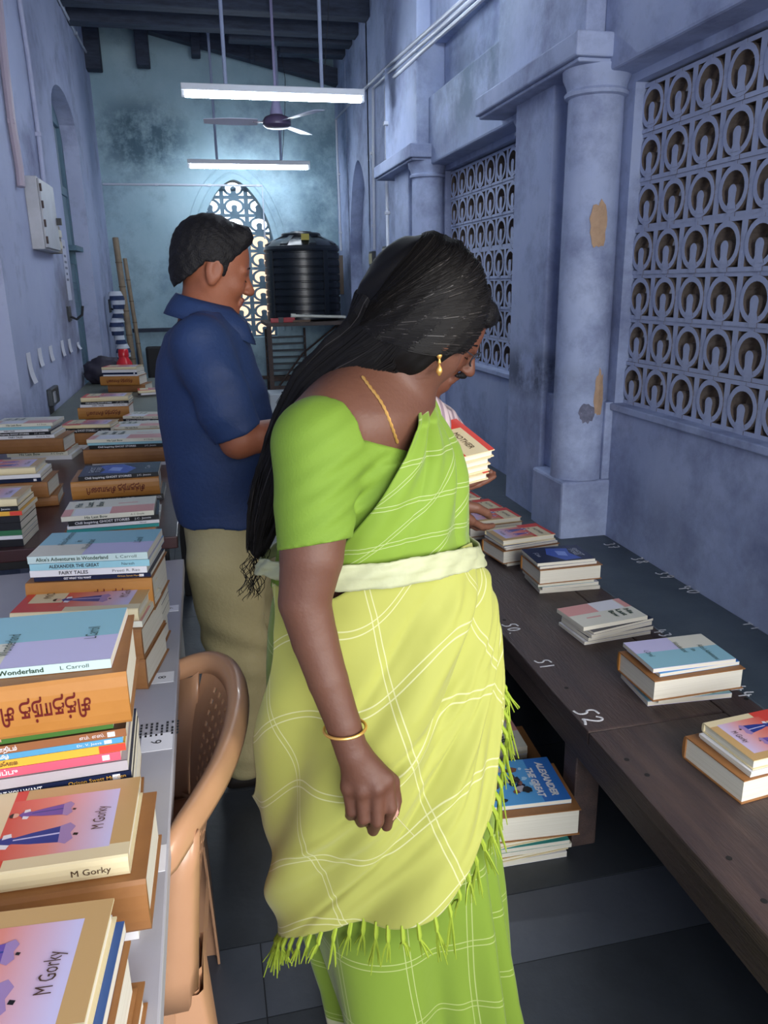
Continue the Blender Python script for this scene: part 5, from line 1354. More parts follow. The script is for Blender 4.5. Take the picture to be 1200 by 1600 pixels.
# ================================================================= THE WOMAN
def woman():
    E1, E2 = frame(13.0); D = 1.22
    W = lambda px, py, dep=D: Wd(px, py, dep, E2)
    base = W(640, 1640, D); base.z = 0
    root = thing('person', 'woman in lime green plaid saree with long loose dark hair, looking down', 'person', (base.x, base.y, 0))
    off = np.array([base.x, base.y, 0.0])
    def hang(o): o.parent = root; o.matrix_parent_inverse = Matrix.Translation((-base.x, -base.y, 0)); return o
    SK = skinmat('brown_skin', '63402f', '583628'); M_HAIR = mat('black_hair', '0b0909', 0.62, spec=.2)
    GOLD = mat('gold', 'e2b060', 0.35, 0.7)
    # --- silhouette rows (taken at the body's own depth)
    RW = [(655, 470, 660), (700, 452, 684), (740, 446, 698), (790, 440, 708), (830, 436, 716), (865, 432, 722), (900, 424, 734), (940, 414, 742), (980, 409, 747), (1030, 407, 753), (1090, 408, 761), (1150, 410, 767),
          (1200, 415, 771), (1260, 426, 776), (1320, 442, 782), (1380, 460, 787), (1440, 480, 790), (1500, 500, 794), (1560, 520, 797), (1608, 535, 798)]
    zs, cs, As = [], [], []
    for (py, l, r) in RW:
        a, b = W(l, py), W(r, py); zs.append((a.z + b.z) / 2); c = (a + b) / 2; cs.append((c.x, c.y)); As.append((b - a).length / 2)
    zs = np.array(zs); cs = np.array(cs); As = np.array(As)
    zs[-1] = 0.004
    Bz = [1.30, 1.22, 1.1, 1.0, .93, .8, .6, .3, 0.0]; Bv = [.10, .145, .15, .145, .155, .175, .18, .175, .185]
    o = np.argsort(zs); zs, cs, As = zs[o], cs[o], As[o]
    Bs = np.interp(zs, Bz[::-1], Bv[::-1])
    e1 = np.array([E1.x, E1.y]); e2 = np.array([E2.x, E2.y])
    def ring(th, z, ofs=0.0):
        cx = np.interp(z, zs, cs[:, 0]); cy = np.interp(z, zs, cs[:, 1]); a = np.interp(z, zs, As) + ofs; b = np.interp(z, zs, Bs) + ofs
        u = a * np.cos(th); v = b * np.sin(th)
        return np.stack([cx + u * e1[0] + v * e2[0], cy + u * e1[1] + v * e2[1], z + 0 * th], -1)
    # --- lower saree
    nu, nv = 220, 90
    TH, VV = np.meshgrid(np.linspace(0, 2 * np.pi, nu, endpoint=False), np.linspace(0, 1, nv), indexing='ij')
    Z = 0.012 + (0.97 - 0.012) * VV
    t = np.clip(1 - Z / 0.62, 0, 1)
    # pleats crowd the front (to the right of the picture)
    ang = TH + 0.35 * np.sin(TH * 2 + .5)
    fold = (0.027 * t ** .9) * (np.sin(7 * ang + 2.2 * (1 - Z) + .6) + .45 * np.sin(13 * ang - 3 * Z + 1.0)) + 0.012 * t * np.cos(3 * TH + 4 * Z)
    front = np.exp(-((np.angle(np.exp(1j * (TH + 0.25))) / .7) ** 2)); fold += front * t * 0.016 * np.sin(16 * TH + 3 * Z)
    flare = 0.010 * np.clip(1 - Z / .12, 0, 1)
    P = ring(TH, Z, -0.012 + fold + flare)
    hemlift = 0.0
    UV = np.stack([TH * 0.24 + .02 * np.sin(6 * Z), Z], -1)
    M_SK = plaid('green_plaid_cotton', '6f8a20', 'b0ba7a', 0.155, 0.135, border=('b4b690', 0.055), strength=.7, w_=.0014)
    hang(grid_mesh('saree_skirt', P, M_SK, None, UV, close_u=True, thick=0.002))
    # --- wrapped drape over the hips, cut off along a slanting fringed edge
    BX = [455, 480, 500, 540, 570, 600, 640, 660, 690, 715, 735, 748, 757, 765, 772, 790]; BY = [1452, 1450, 1442, 1434, 1430, 1416, 1382, 1356, 1325, 1288, 1232, 1180, 1130, 1085, 1035, 1000]
    nu, nv = 260, 150; th = np.linspace(0.5, -math.pi - 1.1, nu); zt = 0.955
    zb = np.zeros(nu)
    for i, a in enumerate(th):
        zz = np.linspace(zt, 0.03, 260); aa = np.full_like(zz, max(min(a, 0.0), -math.pi)); pp = ring(aa, zz, 0.012); X, Y = project(pp)
        yb_ = np.interp(X, BX, BY); k = np.argmax(Y > yb_); zb[i] = zz[k] if k > 0 else 0.3
        if a < -math.pi: zb[i] = zb[i] + 0.06 * (-math.pi - a)
    kern = np.ones(7) / 7; zb = np.convolve(np.pad(zb, 3, 'edge'), kern, 'valid')
    T_, S_ = np.meshgrid(np.linspace(0, 1, nv), th, indexing='xy')
    ztt = np.zeros(nu)
    for i, a in enumerate(th):
        zz = np.linspace(1.1, .75, 200); aa = np.full_like(zz, max(min(a, 0.0), -math.pi)); X, Y = project(ring(aa, zz, 0.02)); ztt[i] = zz[np.argmax(Y > np.interp(X, [425, 530, 600, 650, 700, 750], [880, 893, 888, 880, 870, 858]))]
    ztt = np.convolve(np.pad(ztt, 3, 'edge'), kern, 'valid')
    ZB = zb[:, None]; Z = ztt[:, None] + (ZB - ztt[:, None]) * T_
    # higher up the cloth starts only behind the arm, showing the green skirt at her back
    thmin = th.min(); back = -2.55 - .18 * np.sin((Z - .6) * 16); kz = np.clip((.70 - Z) / .34, 0, 1); kz = kz * kz * (3 - 2 * kz)
    lim = back * (1 - kz) + thmin * kz; S_ = .5 + (S_ - .5) * ((.5 - lim) / (.5 - thmin))
    # diagonal drape folds running from the far hip down to the near edge
    dg = S_ * 1.0 + (zt - Z) * 3.2
    amp = 0.0125 * np.clip(T_ * 3, 0, 1)
    fold = amp * (np.sin(6.0 * dg + .8) + .5 * np.sin(11.5 * dg + 2 + 2 * np.sin(Z * 9)) ) + (0.006 * np.sin(3.1 * S_ + 9 * Z) + 0.003 * np.sin(23 * (S_ * .4 - Z))) * np.clip(T_ * 5, 0, 1)
    rr_ = np.random.RandomState(17)
    for _ in range(26):
        a0_, b0_ = rr_.uniform(-.9, .5), rr_.uniform(-.1, .75); sl = rr_.uniform(.10, .34); wd_ = rr_.uniform(.010, .024); ln_ = rr_.uniform(.7, 2.0); am_ = rr_.uniform(.003, .0085) * rr_.choice([1, 1, -.8])
        lx = (a0_ - S_) / ln_; dd = (T_ - (b0_ + sl * lx * ln_)); env = np.clip(lx * 5, 0, 1) * np.clip((1.25 - lx) * 2.5, 0, 1)
        fold = fold + am_ * np.exp(-(dd / wd_ / (1.2 + lx)) ** 2) * env * np.clip(T_ * 6, 0, 1)
    ofs = 0.018 + fold + 0.020 * T_ ** 2 * np.clip((0.45 - Z) / .3, 0, 1) + 0.012 * T_ ** 6
    P = ring(S_, Z, ofs)
    UV = np.stack([-(S_) * 0.24 + (zt - Z) * .25, (zt - Z) + 0.10 * (S_ + 1.2) + .02 * np.sin(5 * S_)], -1)
    M_DR = plaid('pale_lime_plaid_cotton', 'a0a34c', 'cfd0a8', 0.24, 0.128, w_=.0015, gap=.0055, strength=.6)
    hang(grid_mesh('saree_drape', P, M_DR, None, UV, thick=0.0018))
    edge = P[:, -1, :]
    # fringe tassels along the slanting edge
    M_TS = mat('lime_thread', '8fa42c', 0.8); rnd = random.Random(4)
    L_ = 0; last = None
    for i in range(9, nu - 18):
        p = Vector(edge[i])
        if last is not None and (p - last).length < 0.0235: continue
        last = p; outv = Vector((edge[i][0] - np.interp(p.z, zs, cs[:, 0]), edge[i][1] - np.interp(p.z, zs, cs[:, 1]), 0)).normalized()
        q = MB(); ln = rnd.uniform(.045, .085); sw = Vector((rnd.uniform(-.012, .012), rnd.uniform(-.012, .012), 0))
        q.tube([p - outv * .004 + Vector((0, 0, .004)), p + outv * .006 - Vector((0, 0, .012)), p + outv * .007 - Vector((0, 0, .02))], [.0035, .0042, .003], 6)
        for s_ in range(6):
            dv = Vector((rnd.uniform(-.011, .011), rnd.uniform(-.011, .011), 0)); k = p + outv * .008
            q.tube([k - Vector((0, 0, .018)), k + dv * .5 + sw * .4 - Vector((0, 0, ln * .55)), k + dv + sw + outv * .004 - Vector((0, 0, ln * rnd.uniform(.85, 1.1)))], [.002, .0016, .0008], 4, cap=False)
        hang(q.build('tassel', M_TS, None, True))
    # --- cream border band round the waist
    nu, nv = 140, 10; th = np.linspace(0.7, -math.pi - .6, nu)
    TX = [425, 455, 500, 560, 600, 640, 690, 725, 745]; TY = [872, 878, 882, 880, 876, 868, 860, 855, 853]; LX = [425, 455, 530, 600, 650, 700, 733, 750]; LY = [897, 905, 921, 915, 906, 896, 888, 884]
    ztp, zbt = np.zeros(nu), np.zeros(nu)
    for i, a in enumerate(th):
        zz = np.linspace(1.1, .75, 300); aa = np.full_like(zz, max(min(a, 0), -math.pi)); X, Y = project(ring(aa, zz, 0.02))
        ztp[i] = zz[np.argmax(Y > np.interp(X, TX, TY))]; zbt[i] = zz[np.argmax(Y > np.interp(X, LX, LY))]
    S_, T_ = np.meshgrid(th, np.linspace(0, 1, nv), indexing='ij'); Z = ztp[:, None] * (1 - T_) + zbt[:, None] * T_
    P = ring(S_, Z, 0.0265 + .0035 * T_ + .0025 * np.sin(5 * S_ + 1) + .0018 * np.sin(17 * S_ + 6 * T_) + .0025 * np.exp(-((T_ - .45) / .08) ** 2))
    th_b = th.copy()
    hang(grid_mesh('saree_border', P, mat('cream_border', 'b6ba94', .6, c2='a0a47e', scale=7, bump=.2, bscale=24), None, thick=0.004))
    # --- body: one skin from hips to head, both arms and hands
    S = SDF()
    sel = (zs > .85); S.rows(list(zs[sel]), cs[sel], As[sel] - .014, Bs[sel] - .014, e1, e2, k=.02)
    sh_n, sh_f = W(500, 690, 1.075), W(640, 668, 1.36)
    S.cap(sh_n, W(545, 662, 1.16), .05, .052, k=.04); S.cap(W(545, 662, 1.16), W(600, 655, 1.24), .052, .06, k=.05); S.cap(W(600, 655, 1.24), sh_f, .06, .05, k=.05)
    nb, nt_ = W(588, 640, 1.215), W(650, 540, 1.20)
    S.cap(nb, nt_, .060, .050, k=.05)
    S.cap(W(500, 668, 1.1), W(600, 600, 1.2), .040, .045, k=.05)      # trapezius
    S.ell(W(566, 650, 1.2), (.085, .12, .06), [list(E1), list(E2), [0, 0, 1]], k=.05)
    # near arm
    ap = [W(497, 700, 1.065), W(492, 790, 1.035), W(487, 870, 1.012), W(476, 940, 1.0), W(492, 1000, 0.99), W(512, 1062, .975), W(536, 1130, .962), W(548, 1168, .957)]
    S.chain(ap, [.055, .0505, .044, .0365, .0325, .0285, .0245, .0235], k=.02)
    dz = .95
    # hand: joints read off the picture
    J = lambda px, py, dep: W(px, py, dep)
    wr = J(552, 1176, .956)
    MC = [J(603, 1216, .952), J(589, 1228, .940), J(566, 1232, .941), J(545, 1228, .950)]
    PP = [J(611, 1262, .945), J(590, 1283, .935), J(568, 1279, .938), J(549, 1268, .948)]
    Q1 = [J(604, 1290, .968), J(583, 1297, .958), J(564, 1284, .962), J(547, 1274, .970)]
    Q2 = [J(600, 1275, .988), J(580, 1282, .985), J(561, 1270, .985), J(545, 1260, .988)]
    RR = [.0092, .0094, .0088, .0080]
    for i in range(4):
        S.cap(wr.lerp(MC[i], .12), MC[i], .0165, .0118, k=.012)
        S.cap(MC[i], PP[i], .0112, RR[i], k=.004); S.cap(PP[i], Q1[i], RR[i], RR[i] * .93, k=.0025); S.cap(Q1[i], Q2[i], RR[i] * .93, RR[i] * .82, k=.002)
        S.ell(MC[i] + E2 * -.004, (.0095, .0095, .0095), k=.008)
    S.cap(wr.lerp(MC[0], .25) + E2 * .006, J(612, 1222, .975), .014, .0125, k=.012); S.cap(J(612, 1222, .975), J(618, 1250, .975), .0115, .0098, k=.003); S.cap(J(618, 1250, .975), J(616, 1271, .963), .0098, .0078, k=.002)
    S.cap(J(596, 1225, .97), J(566, 1235, .975), .014, .014, k=.012)   # palm pad
    # far arm, hand held out palm up over the bench
    fa = [sh_f, W(655, 760, 1.42), W(650, 815, 1.43), W(690, 783, 1.48)]
    S.chain(fa, [.05, .042, .036, .024], k=.02)
    add_hand(S, W(692, 785, 1.483), W(736, 828, 1.54) - W(692, 785, 1.483), Vector((0, 0, 1)) - E1 * .2, -E2 * 1 + E1 * .2, .93, curl=.22, thumb=.2)
    # head
    f = (E1 * .44 + E2 * .64 - Vector((0, 0, .62))).normalized(); u = (Vector((0, 0, .78)) + E1 * .52 + E2 * .33)
    HC = W(662, 486, 1.20); Lp, A = head_ops(S, HC, f, u, .98)
    fv, sv, uv_ = [np.array(a) for a in A]; hc = np.array(HC)
    M_LIP = mat('brown_lips', '6a352e', .45); M_NAIL = mat('pale_nail', 'b98d80', .35)
    tt = np.array(J(617, 1272, .955))
    def pick(C):
        q = (C - hc) / .98; a, b, c = q @ fv, q @ sv, q @ uv_
        lip = (a > .085) & (np.abs(b) < .021) & (c < -.064) & (c > -.091)
        nail = np.linalg.norm(C - tt, axis=1) < .0085
        return np.where(nail, 2, np.where(lip, 1, 0))
    body = S.mesh('body', .0033, [SK, M_LIP, M_NAIL], pick); hang(link('body', body))
    fx = thing('x', 'x', 'x'); 
    for k_ in ('label', 'category'): del fx[k_]
    bpy.data.objects.remove(fx)
    tmp = root; 
    before = set(COL.objects)
    face_extras(None, Lp, A, .98, M_HAIR)
    for ob in set(COL.objects) - before: hang(ob)
    # --- blouse (short sleeve, wide neck)
    B = SDF()
    bl = (zs > .93) & (zs < 1.24)
    B.rows(list(zs[bl]) , cs[bl], As[bl], Bs[bl] + .002, e1, e2, k=.02)
    B.cap(sh_n, W(545, 664, 1.16), .058, .058, k=.04); B.cap(W(545, 664, 1.16), W(600, 657, 1.24), .058, .064, k=.05); B.cap(W(600, 657, 1.24), sh_f, .064, .056, k=.05)
    B.ell(W(566, 655, 1.2), (.092, .128, .062), [list(E1), list(E2), [0, 0, 1]], k=.05)
    B.chain([ap[0], ap[1], W(494, 850, 1.02)], [.0615, .0560, .0535], k=.03)
    B.chain([W(494, 850, 1.02), W(492, 880, 1.012)], [.0535, .0535], k=.0)
    fld = wrinkle(.0012, 3, (9, 9, 8))
    ax = np.array(W(494, 800, 1.03))
    def creases(P):
        # fine diagonal pulls from the armpit
        u_ = (P - ax) @ np.array([E1.x, E1.y, 0]); v_ = P[:, 2] - ax[2]
        m = np.exp(-((u_ - .045) / .05) ** 2) * np.exp(-((v_ - .03) / .09) ** 2)
        return fld(P) + .0028 * m * np.sin(190 * (v_ - .55 * u_))
    B.disp(creases)
    # neckline
    nc = np.array(W(580, 660, 1.20)); n1 = W(515, 640, 1.1).z; pn = np.array((E1 * .40 + Vector((0, 0, .92))).normalized()); p0 = np.array(W(624, 697, 1.12))
    def neck(P):
        q = P - nc; u_ = q @ np.array([E1.x, E1.y, 0]) + .10 * q[:, 2]; v_ = q @ np.array([E2.x, E2.y, 0]) + .026 + .85 * np.maximum(u_ + .03, 0)
        cyl = (np.sqrt((u_ / .116) ** 2 + (v_ / .108) ** 2) - 1) * .09
        return np.maximum(cyl, -(P - p0) @ pn)
    B._add(neck, nc - .3, nc + .3, 's', .004)
    # sleeve end and waist
    sd = (W(494, 850, 1.02) - W(492, 790, 1.035)).normalized(); sp_ = np.array(W(494, 850, 1.02)); sdn = np.array(sd - Vector((0, 0, 0)))
    sdn = sdn + .14 * np.array([E1.x, E1.y, 0]) * 1.0; sdn /= np.linalg.norm(sdn)
    c_arm = np.array(W(492, 870, 1.01))
    def cutsleeve(P):
        # only near the arm: remove what lies below the cuff
        dl = (P - sp_) @ sdn; e = (P - c_arm); near = -( (P - np.array(W(560, 860, 1.09))) @ np.array([E1.x * .5 + E2.x * .86, E1.y * .5 + E2.y * .86, 0]) )
        return np.minimum(dl, near)
    B._add(cutsleeve, [-1e9] * 3, [1e9] * 3, 'i', 0)
    B.plane(W(560, 905, 1.22), (0, 0, -1))
    M_BL = mat('lime_cotton', '6c8b26', .8, c2='668423', scale=5, bump=.1, bscale=300)
    hang(link('blouse', B.mesh('blouse', .0035, M_BL)))
    # cuff seam
    # --- pallu across the chest to the far shoulder
    LY_ = [(588, 648), (612, 641), (650, 630), (695, 623), (740, 604), (775, 584), (815, 556), (850, 535), (905, 500)]
    nu, nv = 90, 110; rows_t = np.linspace(0, 1, nv); pys = np.interp(rows_t, [0, 1], [606, 876])
    lp = np.interp(pys, [a for a, _ in LY_], [b for _, b in LY_])
    P = np.zeros((nu, nv, 3)); UV = np.zeros((nu, nv, 2))
    for j in range(nv):
        zc = W(680, pys[j]).z
        cx, cy = np.interp(zc, zs, cs[:, 0]), np.interp(zc, zs, cs[:, 1]); a = np.interp(zc, zs, As); pxs, _ = project(np.array([[cx, cy, zc], [cx + a * e1[0], cy + a * e1[1], zc]]))
        cc = np.clip((lp[j] - pxs[0]) / max(pxs[1] - pxs[0], 1), -.98, .98); thl = -math.acos(cc); thr = 0.75
        s = np.linspace(0, 1, nu); thh = thl + (thr - thl) * s
        t = rows_t[j]; ztop_ = W(680, 606).z; zbl = np.interp(-thh, -th_b, (ztp + zbt) / 2 + .004); zz = ztop_ + (zbl - ztop_) * t; zz = zz * min(1, t * 3) + zc * (1 - min(1, t * 3))
        dens = 3.6
        ph = s * dens * 2 * math.pi + 1.4 * math.sin(3 * t)
        fo = (.0095 - .003 * t) * (np.abs(np.sin(ph / 2)) ** .7 * 2 - 1) + .004 * np.sin(ph * 1.7 + 4 * t)
        ofs = .011 + .003 * (1 - t) + fo * (1 - .55 * t) + .012 * np.exp(-(s / .06) ** 2) * (1 - t) + .016 * math.sin(math.pi * min(1, t * 1.15)) * np.exp(-((s - .75) / .4) ** 2)
        R_ = ring(thh, zz, ofs)
        top = np.array(W(652, 602, 1.33)); kx = max(0, (0.16 - t) / .16) ** 1.5
        tgt = top[None] + np.outer((s - .5) * .11, np.array([E1.x * .35 + E2.x * .9, E1.y * .35 + E2.y * .9, 0])) + np.stack([0 * s, 0 * s, fo * 0], -1)
        P[:, j] = R_ * (1 - kx) + tgt * kx
        wdt = .16 + .22 * t
        UV[:, j, 0] = (s - .5) * .42 + .25 * t; UV[:, j, 1] = t * .40 + .05 * s
    ext = []; uve = []
    for m_ in range(9, 0, -1):
        ext.append(P[:, 0] - np.array(E1) * .008 * m_ + np.array(E2) * .010 * m_ + np.array([0, 0, 1]) * (.0035 * m_ - .0011 * m_ ** 2)); uve.append(UV[:, 0] - np.array([0, .012 * m_]))
    P = np.concatenate([np.stack(ext, 1), P], 1); UV = np.concatenate([np.stack(uve, 1), UV], 1)
    M_PL = plaid('lime_plaid_cotton', '718f24', 'b0bb8a', .125, .10, w_=.0014, gap=.005, strength=.7)
    hang(grid_mesh('saree_pallu', P, M_PL, None, UV, thick=.002))
    # --- jewellery
    def beads(pts, r, name, step=.0045):
        q = MB(); P_ = [Vector(p) for p in pts]
        for _ in range(3):
            nw = [P_[0]]
            for i in range(len(P_) - 1): nw += [P_[i] * .75 + P_[i + 1] * .25, P_[i] * .25 + P_[i + 1] * .75]
            nw.append(P_[-1]); P_ = nw
        d = 0; acc = [P_[0]]
        for i in range(1, len(P_)):
            seg = P_[i] - acc[-1]
            while seg.length > step: acc.append(acc[-1] + seg.normalized() * step); seg = P_[i] - acc[-1]
        q.tube(acc, [r * (1.15 if i % 2 else .7) for i in range(len(acc))], 6); return hang(q.build(name, GOLD, None, True))
    # project onto the neck surface by marching towards the camera side
    def onskin(px, py):
        d = ray(px, py); d = d / math.sqrt(d.x ** 2 + d.y ** 2); ts = np.linspace(.95, 1.4, 400)
        Pp = np.array(CP)[None] + np.outer(ts, np.array(d)); dd = S.ev(Pp, Pp.min(0), Pp.max(0)); k = np.argmax(dd < .0015)
        return Vector(Pp[k if dd[k] < .0015 else 200])
    beads([onskin(*p) for p in ((566, 588), (578, 605), (592, 622), (602, 640), (610, 660), (617, 680), (622, 694))], .0024, 'necklace')
    ec = onskin(686, 556) - E2 * .004
    q = MB(); q.lathe([(0.001, .004), (.0042, .002), (.0045, 0), (.002, -.004)], ec, 10); hang(q.build('ear_stud', GOLD, None, True))
    q = MB(); q.lathe([(.0015, -.004), (.003, -.009), (.0015, -.012), (.0046, -.018), (.005, -.022), (.002, -.027), (.0004, -.028)], ec - E2 * .001, 10); hang(q.build('ear_drop', GOLD, None, True))
    def bangle(c, axis, r, w, name='bangle', ell_=1.0):
        axis = axis.normalized(); x = axis.cross(Vector((0, 0, 1))).normalized(); y = axis.cross(x); q = MB()
        q.tube([c + x * (r * math.cos(a)) + y * (r * ell_ * math.sin(a)) for a in [i * math.pi / 20 for i in range(40)]], w, 8, closed=True, cap=False); return hang(q.build(name, GOLD, None, True))
    ax_ = (W(548, 1168, .957) - W(530, 1110, .966)); bangle(W(539, 1138, .961), ax_ + E1 * -.012 + E2 * .006, .0295, .0022)
    bangle(W(696, 788, 1.487), W(736, 828, 1.54) - W(692, 785, 1.483), .029, .0022)
    q = MB(); a, b = J(619, 1276, .955), J(647, 1306, .94); q.tube([a, b], [.0007, .0005], 6); o = hang(q.build('held_pin', mat('pale_stick', 'b9b78c', .5), None))
    # --- hair: dense core plus loose strands
    H = SDF(); sc = .98
    H.ell(W(657, 481, 1.20), (.094, .088, .094), [list(E1), list(E2), [0, 0, 1]], k=.02)
    H.ell(Lp(-.005, 0, .026), (.088, .080, .078), A, k=.03)
    gp = [W(626, 508, 1.20), W(590, 544, 1.20), W(550, 568, 1.205), W(504, 603, 1.215), W(466, 654, 1.225), W(438, 726, 1.23), W(416, 800, 1.235), W(402, 862, 1.235)]
    gr = [.060, .057, .054, .046, .038, .033, .026, .012]
    H.chain(gp, gr, k=.04)
    H.cap(W(640, 545, 1.175), W(585, 560, 1.18), .036, .040, k=.03); H.cap(W(678, 520, 1.145), W(640, 548, 1.15), .022, .028, k=.02)
    # open the face
    H.ell(Lp(.085, 0, -.055), (.070, .085, .098), A, k=.015, mode='s')
    hw_r = np.random.RandomState(8)
    ctr = np.array(gp[0])
    def strandy(P):
        q = P - ctr; u_ = q @ np.array([E1.x * .75, E1.y * .75, .66]); v_ = q @ np.array([E1.x * -.66, E1.y * -.66, .75]); w_ = q @ np.array([E2.x, E2.y, 0])
        return .0014 * np.sin(150 * v_ + 40 * w_ + 3 * np.sin(20 * u_)) + .0008 * np.sin(330 * v_ - 90 * w_)
    H.disp(strandy)
    hair = link('hair', H.mesh('hair', .0036, M_HAIR)); hang(hair)
    # strands: swept over the cap to the nape, then down the back; laid on the hair surface
    q = MB(); q2 = MB(); rnd = random.Random(12)
    hcv = Vector(W(657, 481, 1.20)); PATHS = []
    for n_ in range(3000):
        pts = []
        if n_ % 4:
            lat0 = rnd.uniform(-.75, 1.5); sta = rnd.uniform(.3, 1.5); side_ = -1 if rnd.random() < .8 else 1
            for k in range(6):
                w_ = k / 5; el = lat0 * (1 - w_) ** .8 + (-.25) * w_; az = sta - (sta + 1.1) * w_
                dv = E1 * math.cos(el) * math.sin(az) + E2 * side_ * math.cos(el) * math.cos(az) + Vector((0, 0, 1)) * math.sin(el)
                pts.append(hcv + dv * .1)
            ph = math.atan2(-side_ * .5, .3) + rnd.uniform(-1.2, 1.2)
        ph = rnd.uniform(0, 2 * math.pi); endk = rnd.randint(4, 8)
        k0 = 0 if not pts else 1
        if pts:
            # land on the same side of the bundle as the last cap point
            c = Vector(gp[1]); t_ = (Vector(gp[2]) - Vector(gp[0])).normalized(); x = t_.cross(E2).normalized(); y = t_.cross(x); dd_ = pts[-1] - c; ph = math.atan2(dd_.dot(y), dd_.dot(x))
        for k in range(k0, endk):
            c = Vector(gp[k]); t_ = (Vector(gp[min(k + 1, 7)]) - Vector(gp[max(k - 1, 0)])).normalized(); x = t_.cross(E2).normalized(); y = t_.cross(x)
            c = c + (x * math.cos(ph + .06 * k) + y * math.sin(ph + .06 * k)) * (gr[k] * 1.05)
            if k > 4: c += Vector((rnd.uniform(-1, 1), rnd.uniform(-1, 1), rnd.uniform(-1, 1))) * .007
            pts.append(c)
        for _ in range(2):
            nw = [pts[0]]
            for i in range(len(pts) - 1): nw += [pts[i] * .75 + pts[i + 1] * .25, pts[i] * .25 + pts[i + 1] * .75]
            nw.append(pts[-1]); pts = nw
        PATHS.append((np.array([tuple(p) for p in pts[::2]]), rnd.uniform(.0002, .0026), rnd.random(), endk))
    ALL = np.concatenate([p[0] for p in PATHS]); OF = np.concatenate([np.full(len(p[0]), p[1]) for p in PATHS]); BIG = (ALL.min(0) - .3, ALL.max(0) + .3)
    for _ in range(3):
        d0 = H.ev(ALL, *BIG); g = np.stack([H.ev(ALL + np.eye(3)[a] * .002, *BIG) - d0 for a in range(3)], 1) / .002; g /= np.maximum(np.linalg.norm(g, axis=1, keepdims=True), .3)
        st_ = np.clip(OF - d0, -.03, .03); lowm = ALL[:, 2] < gp[5].z; st_ = np.where(lowm & (d0 > 0), 0, st_); ALL = ALL + g * (st_ * .9)[:, None]
    o_ = 0
    for (p, of_, rv, ek) in PATHS:
        P_ = ALL[o_:o_ + len(p)]; o_ += len(p)
        (q2 if rv < .035 else q).tube([Vector(v) for v in P_], [.00062] * (len(P_) - 1) + [.0002], 3, cap=False)
    for n_ in range(46):    # curly ends
        p = Vector(gp[rnd.choice((5, 6, 7, 7))]) + Vector((rnd.uniform(-.02, .012), rnd.uniform(-.01, .01), rnd.uniform(-.02, .01))); pts = []; a = rnd.uniform(0, 6); r_ = rnd.uniform(.003, .008)
        for k in range(12):
            pts.append(p + Vector((r_ * math.sin(a + k * .9) - .0012 * k, 0.3 * r_ * math.cos(a + k * .9), -.0065 * k + r_ * .4 * math.cos(a + k * .9))))
        q.tube(pts, [.0007] * 11 + [.0002], 3, cap=False)
    for n_ in range(60):    # flyaways along the upper outline
        k = rnd.randint(0, 4); p = Vector(gp[k]) + Vector((0, 0, gr[k] * .9)) + E2 * rnd.uniform(-.03, .03); d = (Vector(gp[k + 1]) - Vector(gp[k])).normalized(); pts = [p - Vector((0, 0, .012))]
        for j in range(6): pts.append(p + d * .014 * j + Vector((0, 0, rnd.uniform(.002, .009) * (1 - j / 7) + .004)))
        q.tube(pts, [.0005] * 6 + [.0002], 3, cap=False)
    o = q.build('hair_strands', M_HAIR, None); o['kind'] = 'stuff'; hang(o)
    o = q2.build('highlight_strands', mat('hair_highlight', '26211e', .5), None); o['kind'] = 'stuff'; hang(o)  # grey-brown strands paint the highlights on the dark hair
    # feet in sandals under the hem
    F = SDF()
    for (dx, dy) in ((.02, -.06), (.03, .09)):
        c = Vector((base.x + dx, base.y + dy, 0)); F.cap(c + Vector((-.03, 0, .10)), c + Vector((-.03, 0, .04)), .033, .03, k=.02); F.cap(c + Vector((-.04, 0, .032)), c + E1 * .09 + Vector((0, 0, .022)), .03, .024, k=.03)
        for i in range(5): F.cap(c + E1 * (.08) + E2 * (.03 - .015 * i) + Vector((0, 0, .018)), c + E1 * (.125 - .006 * i) + E2 * (.034 - .016 * i) + Vector((0, 0, .014)), .0095, .008, k=.008)
    F.plane((0, 0, .006), (0, 0, -1))
    hang(link('feet', F.mesh('feet', .005, SK)))
    for (dx, dy) in ((.02, -.06), (.03, .09)):
        q = MB(); c = Vector((base.x + dx, base.y + dy, 0)); q.prism([(c.x - .075, c.y - .03), (c.x + .05, c.y - .045), (c.x + .14, c.y - .03), (c.x + .14, c.y + .02), (c.x + .05, c.y + .04), (c.x - .075, c.y + .03)], 0.0, .007)
        hang(q.build('sandal', M_DARK, None))
    return root
WOMAN = woman()

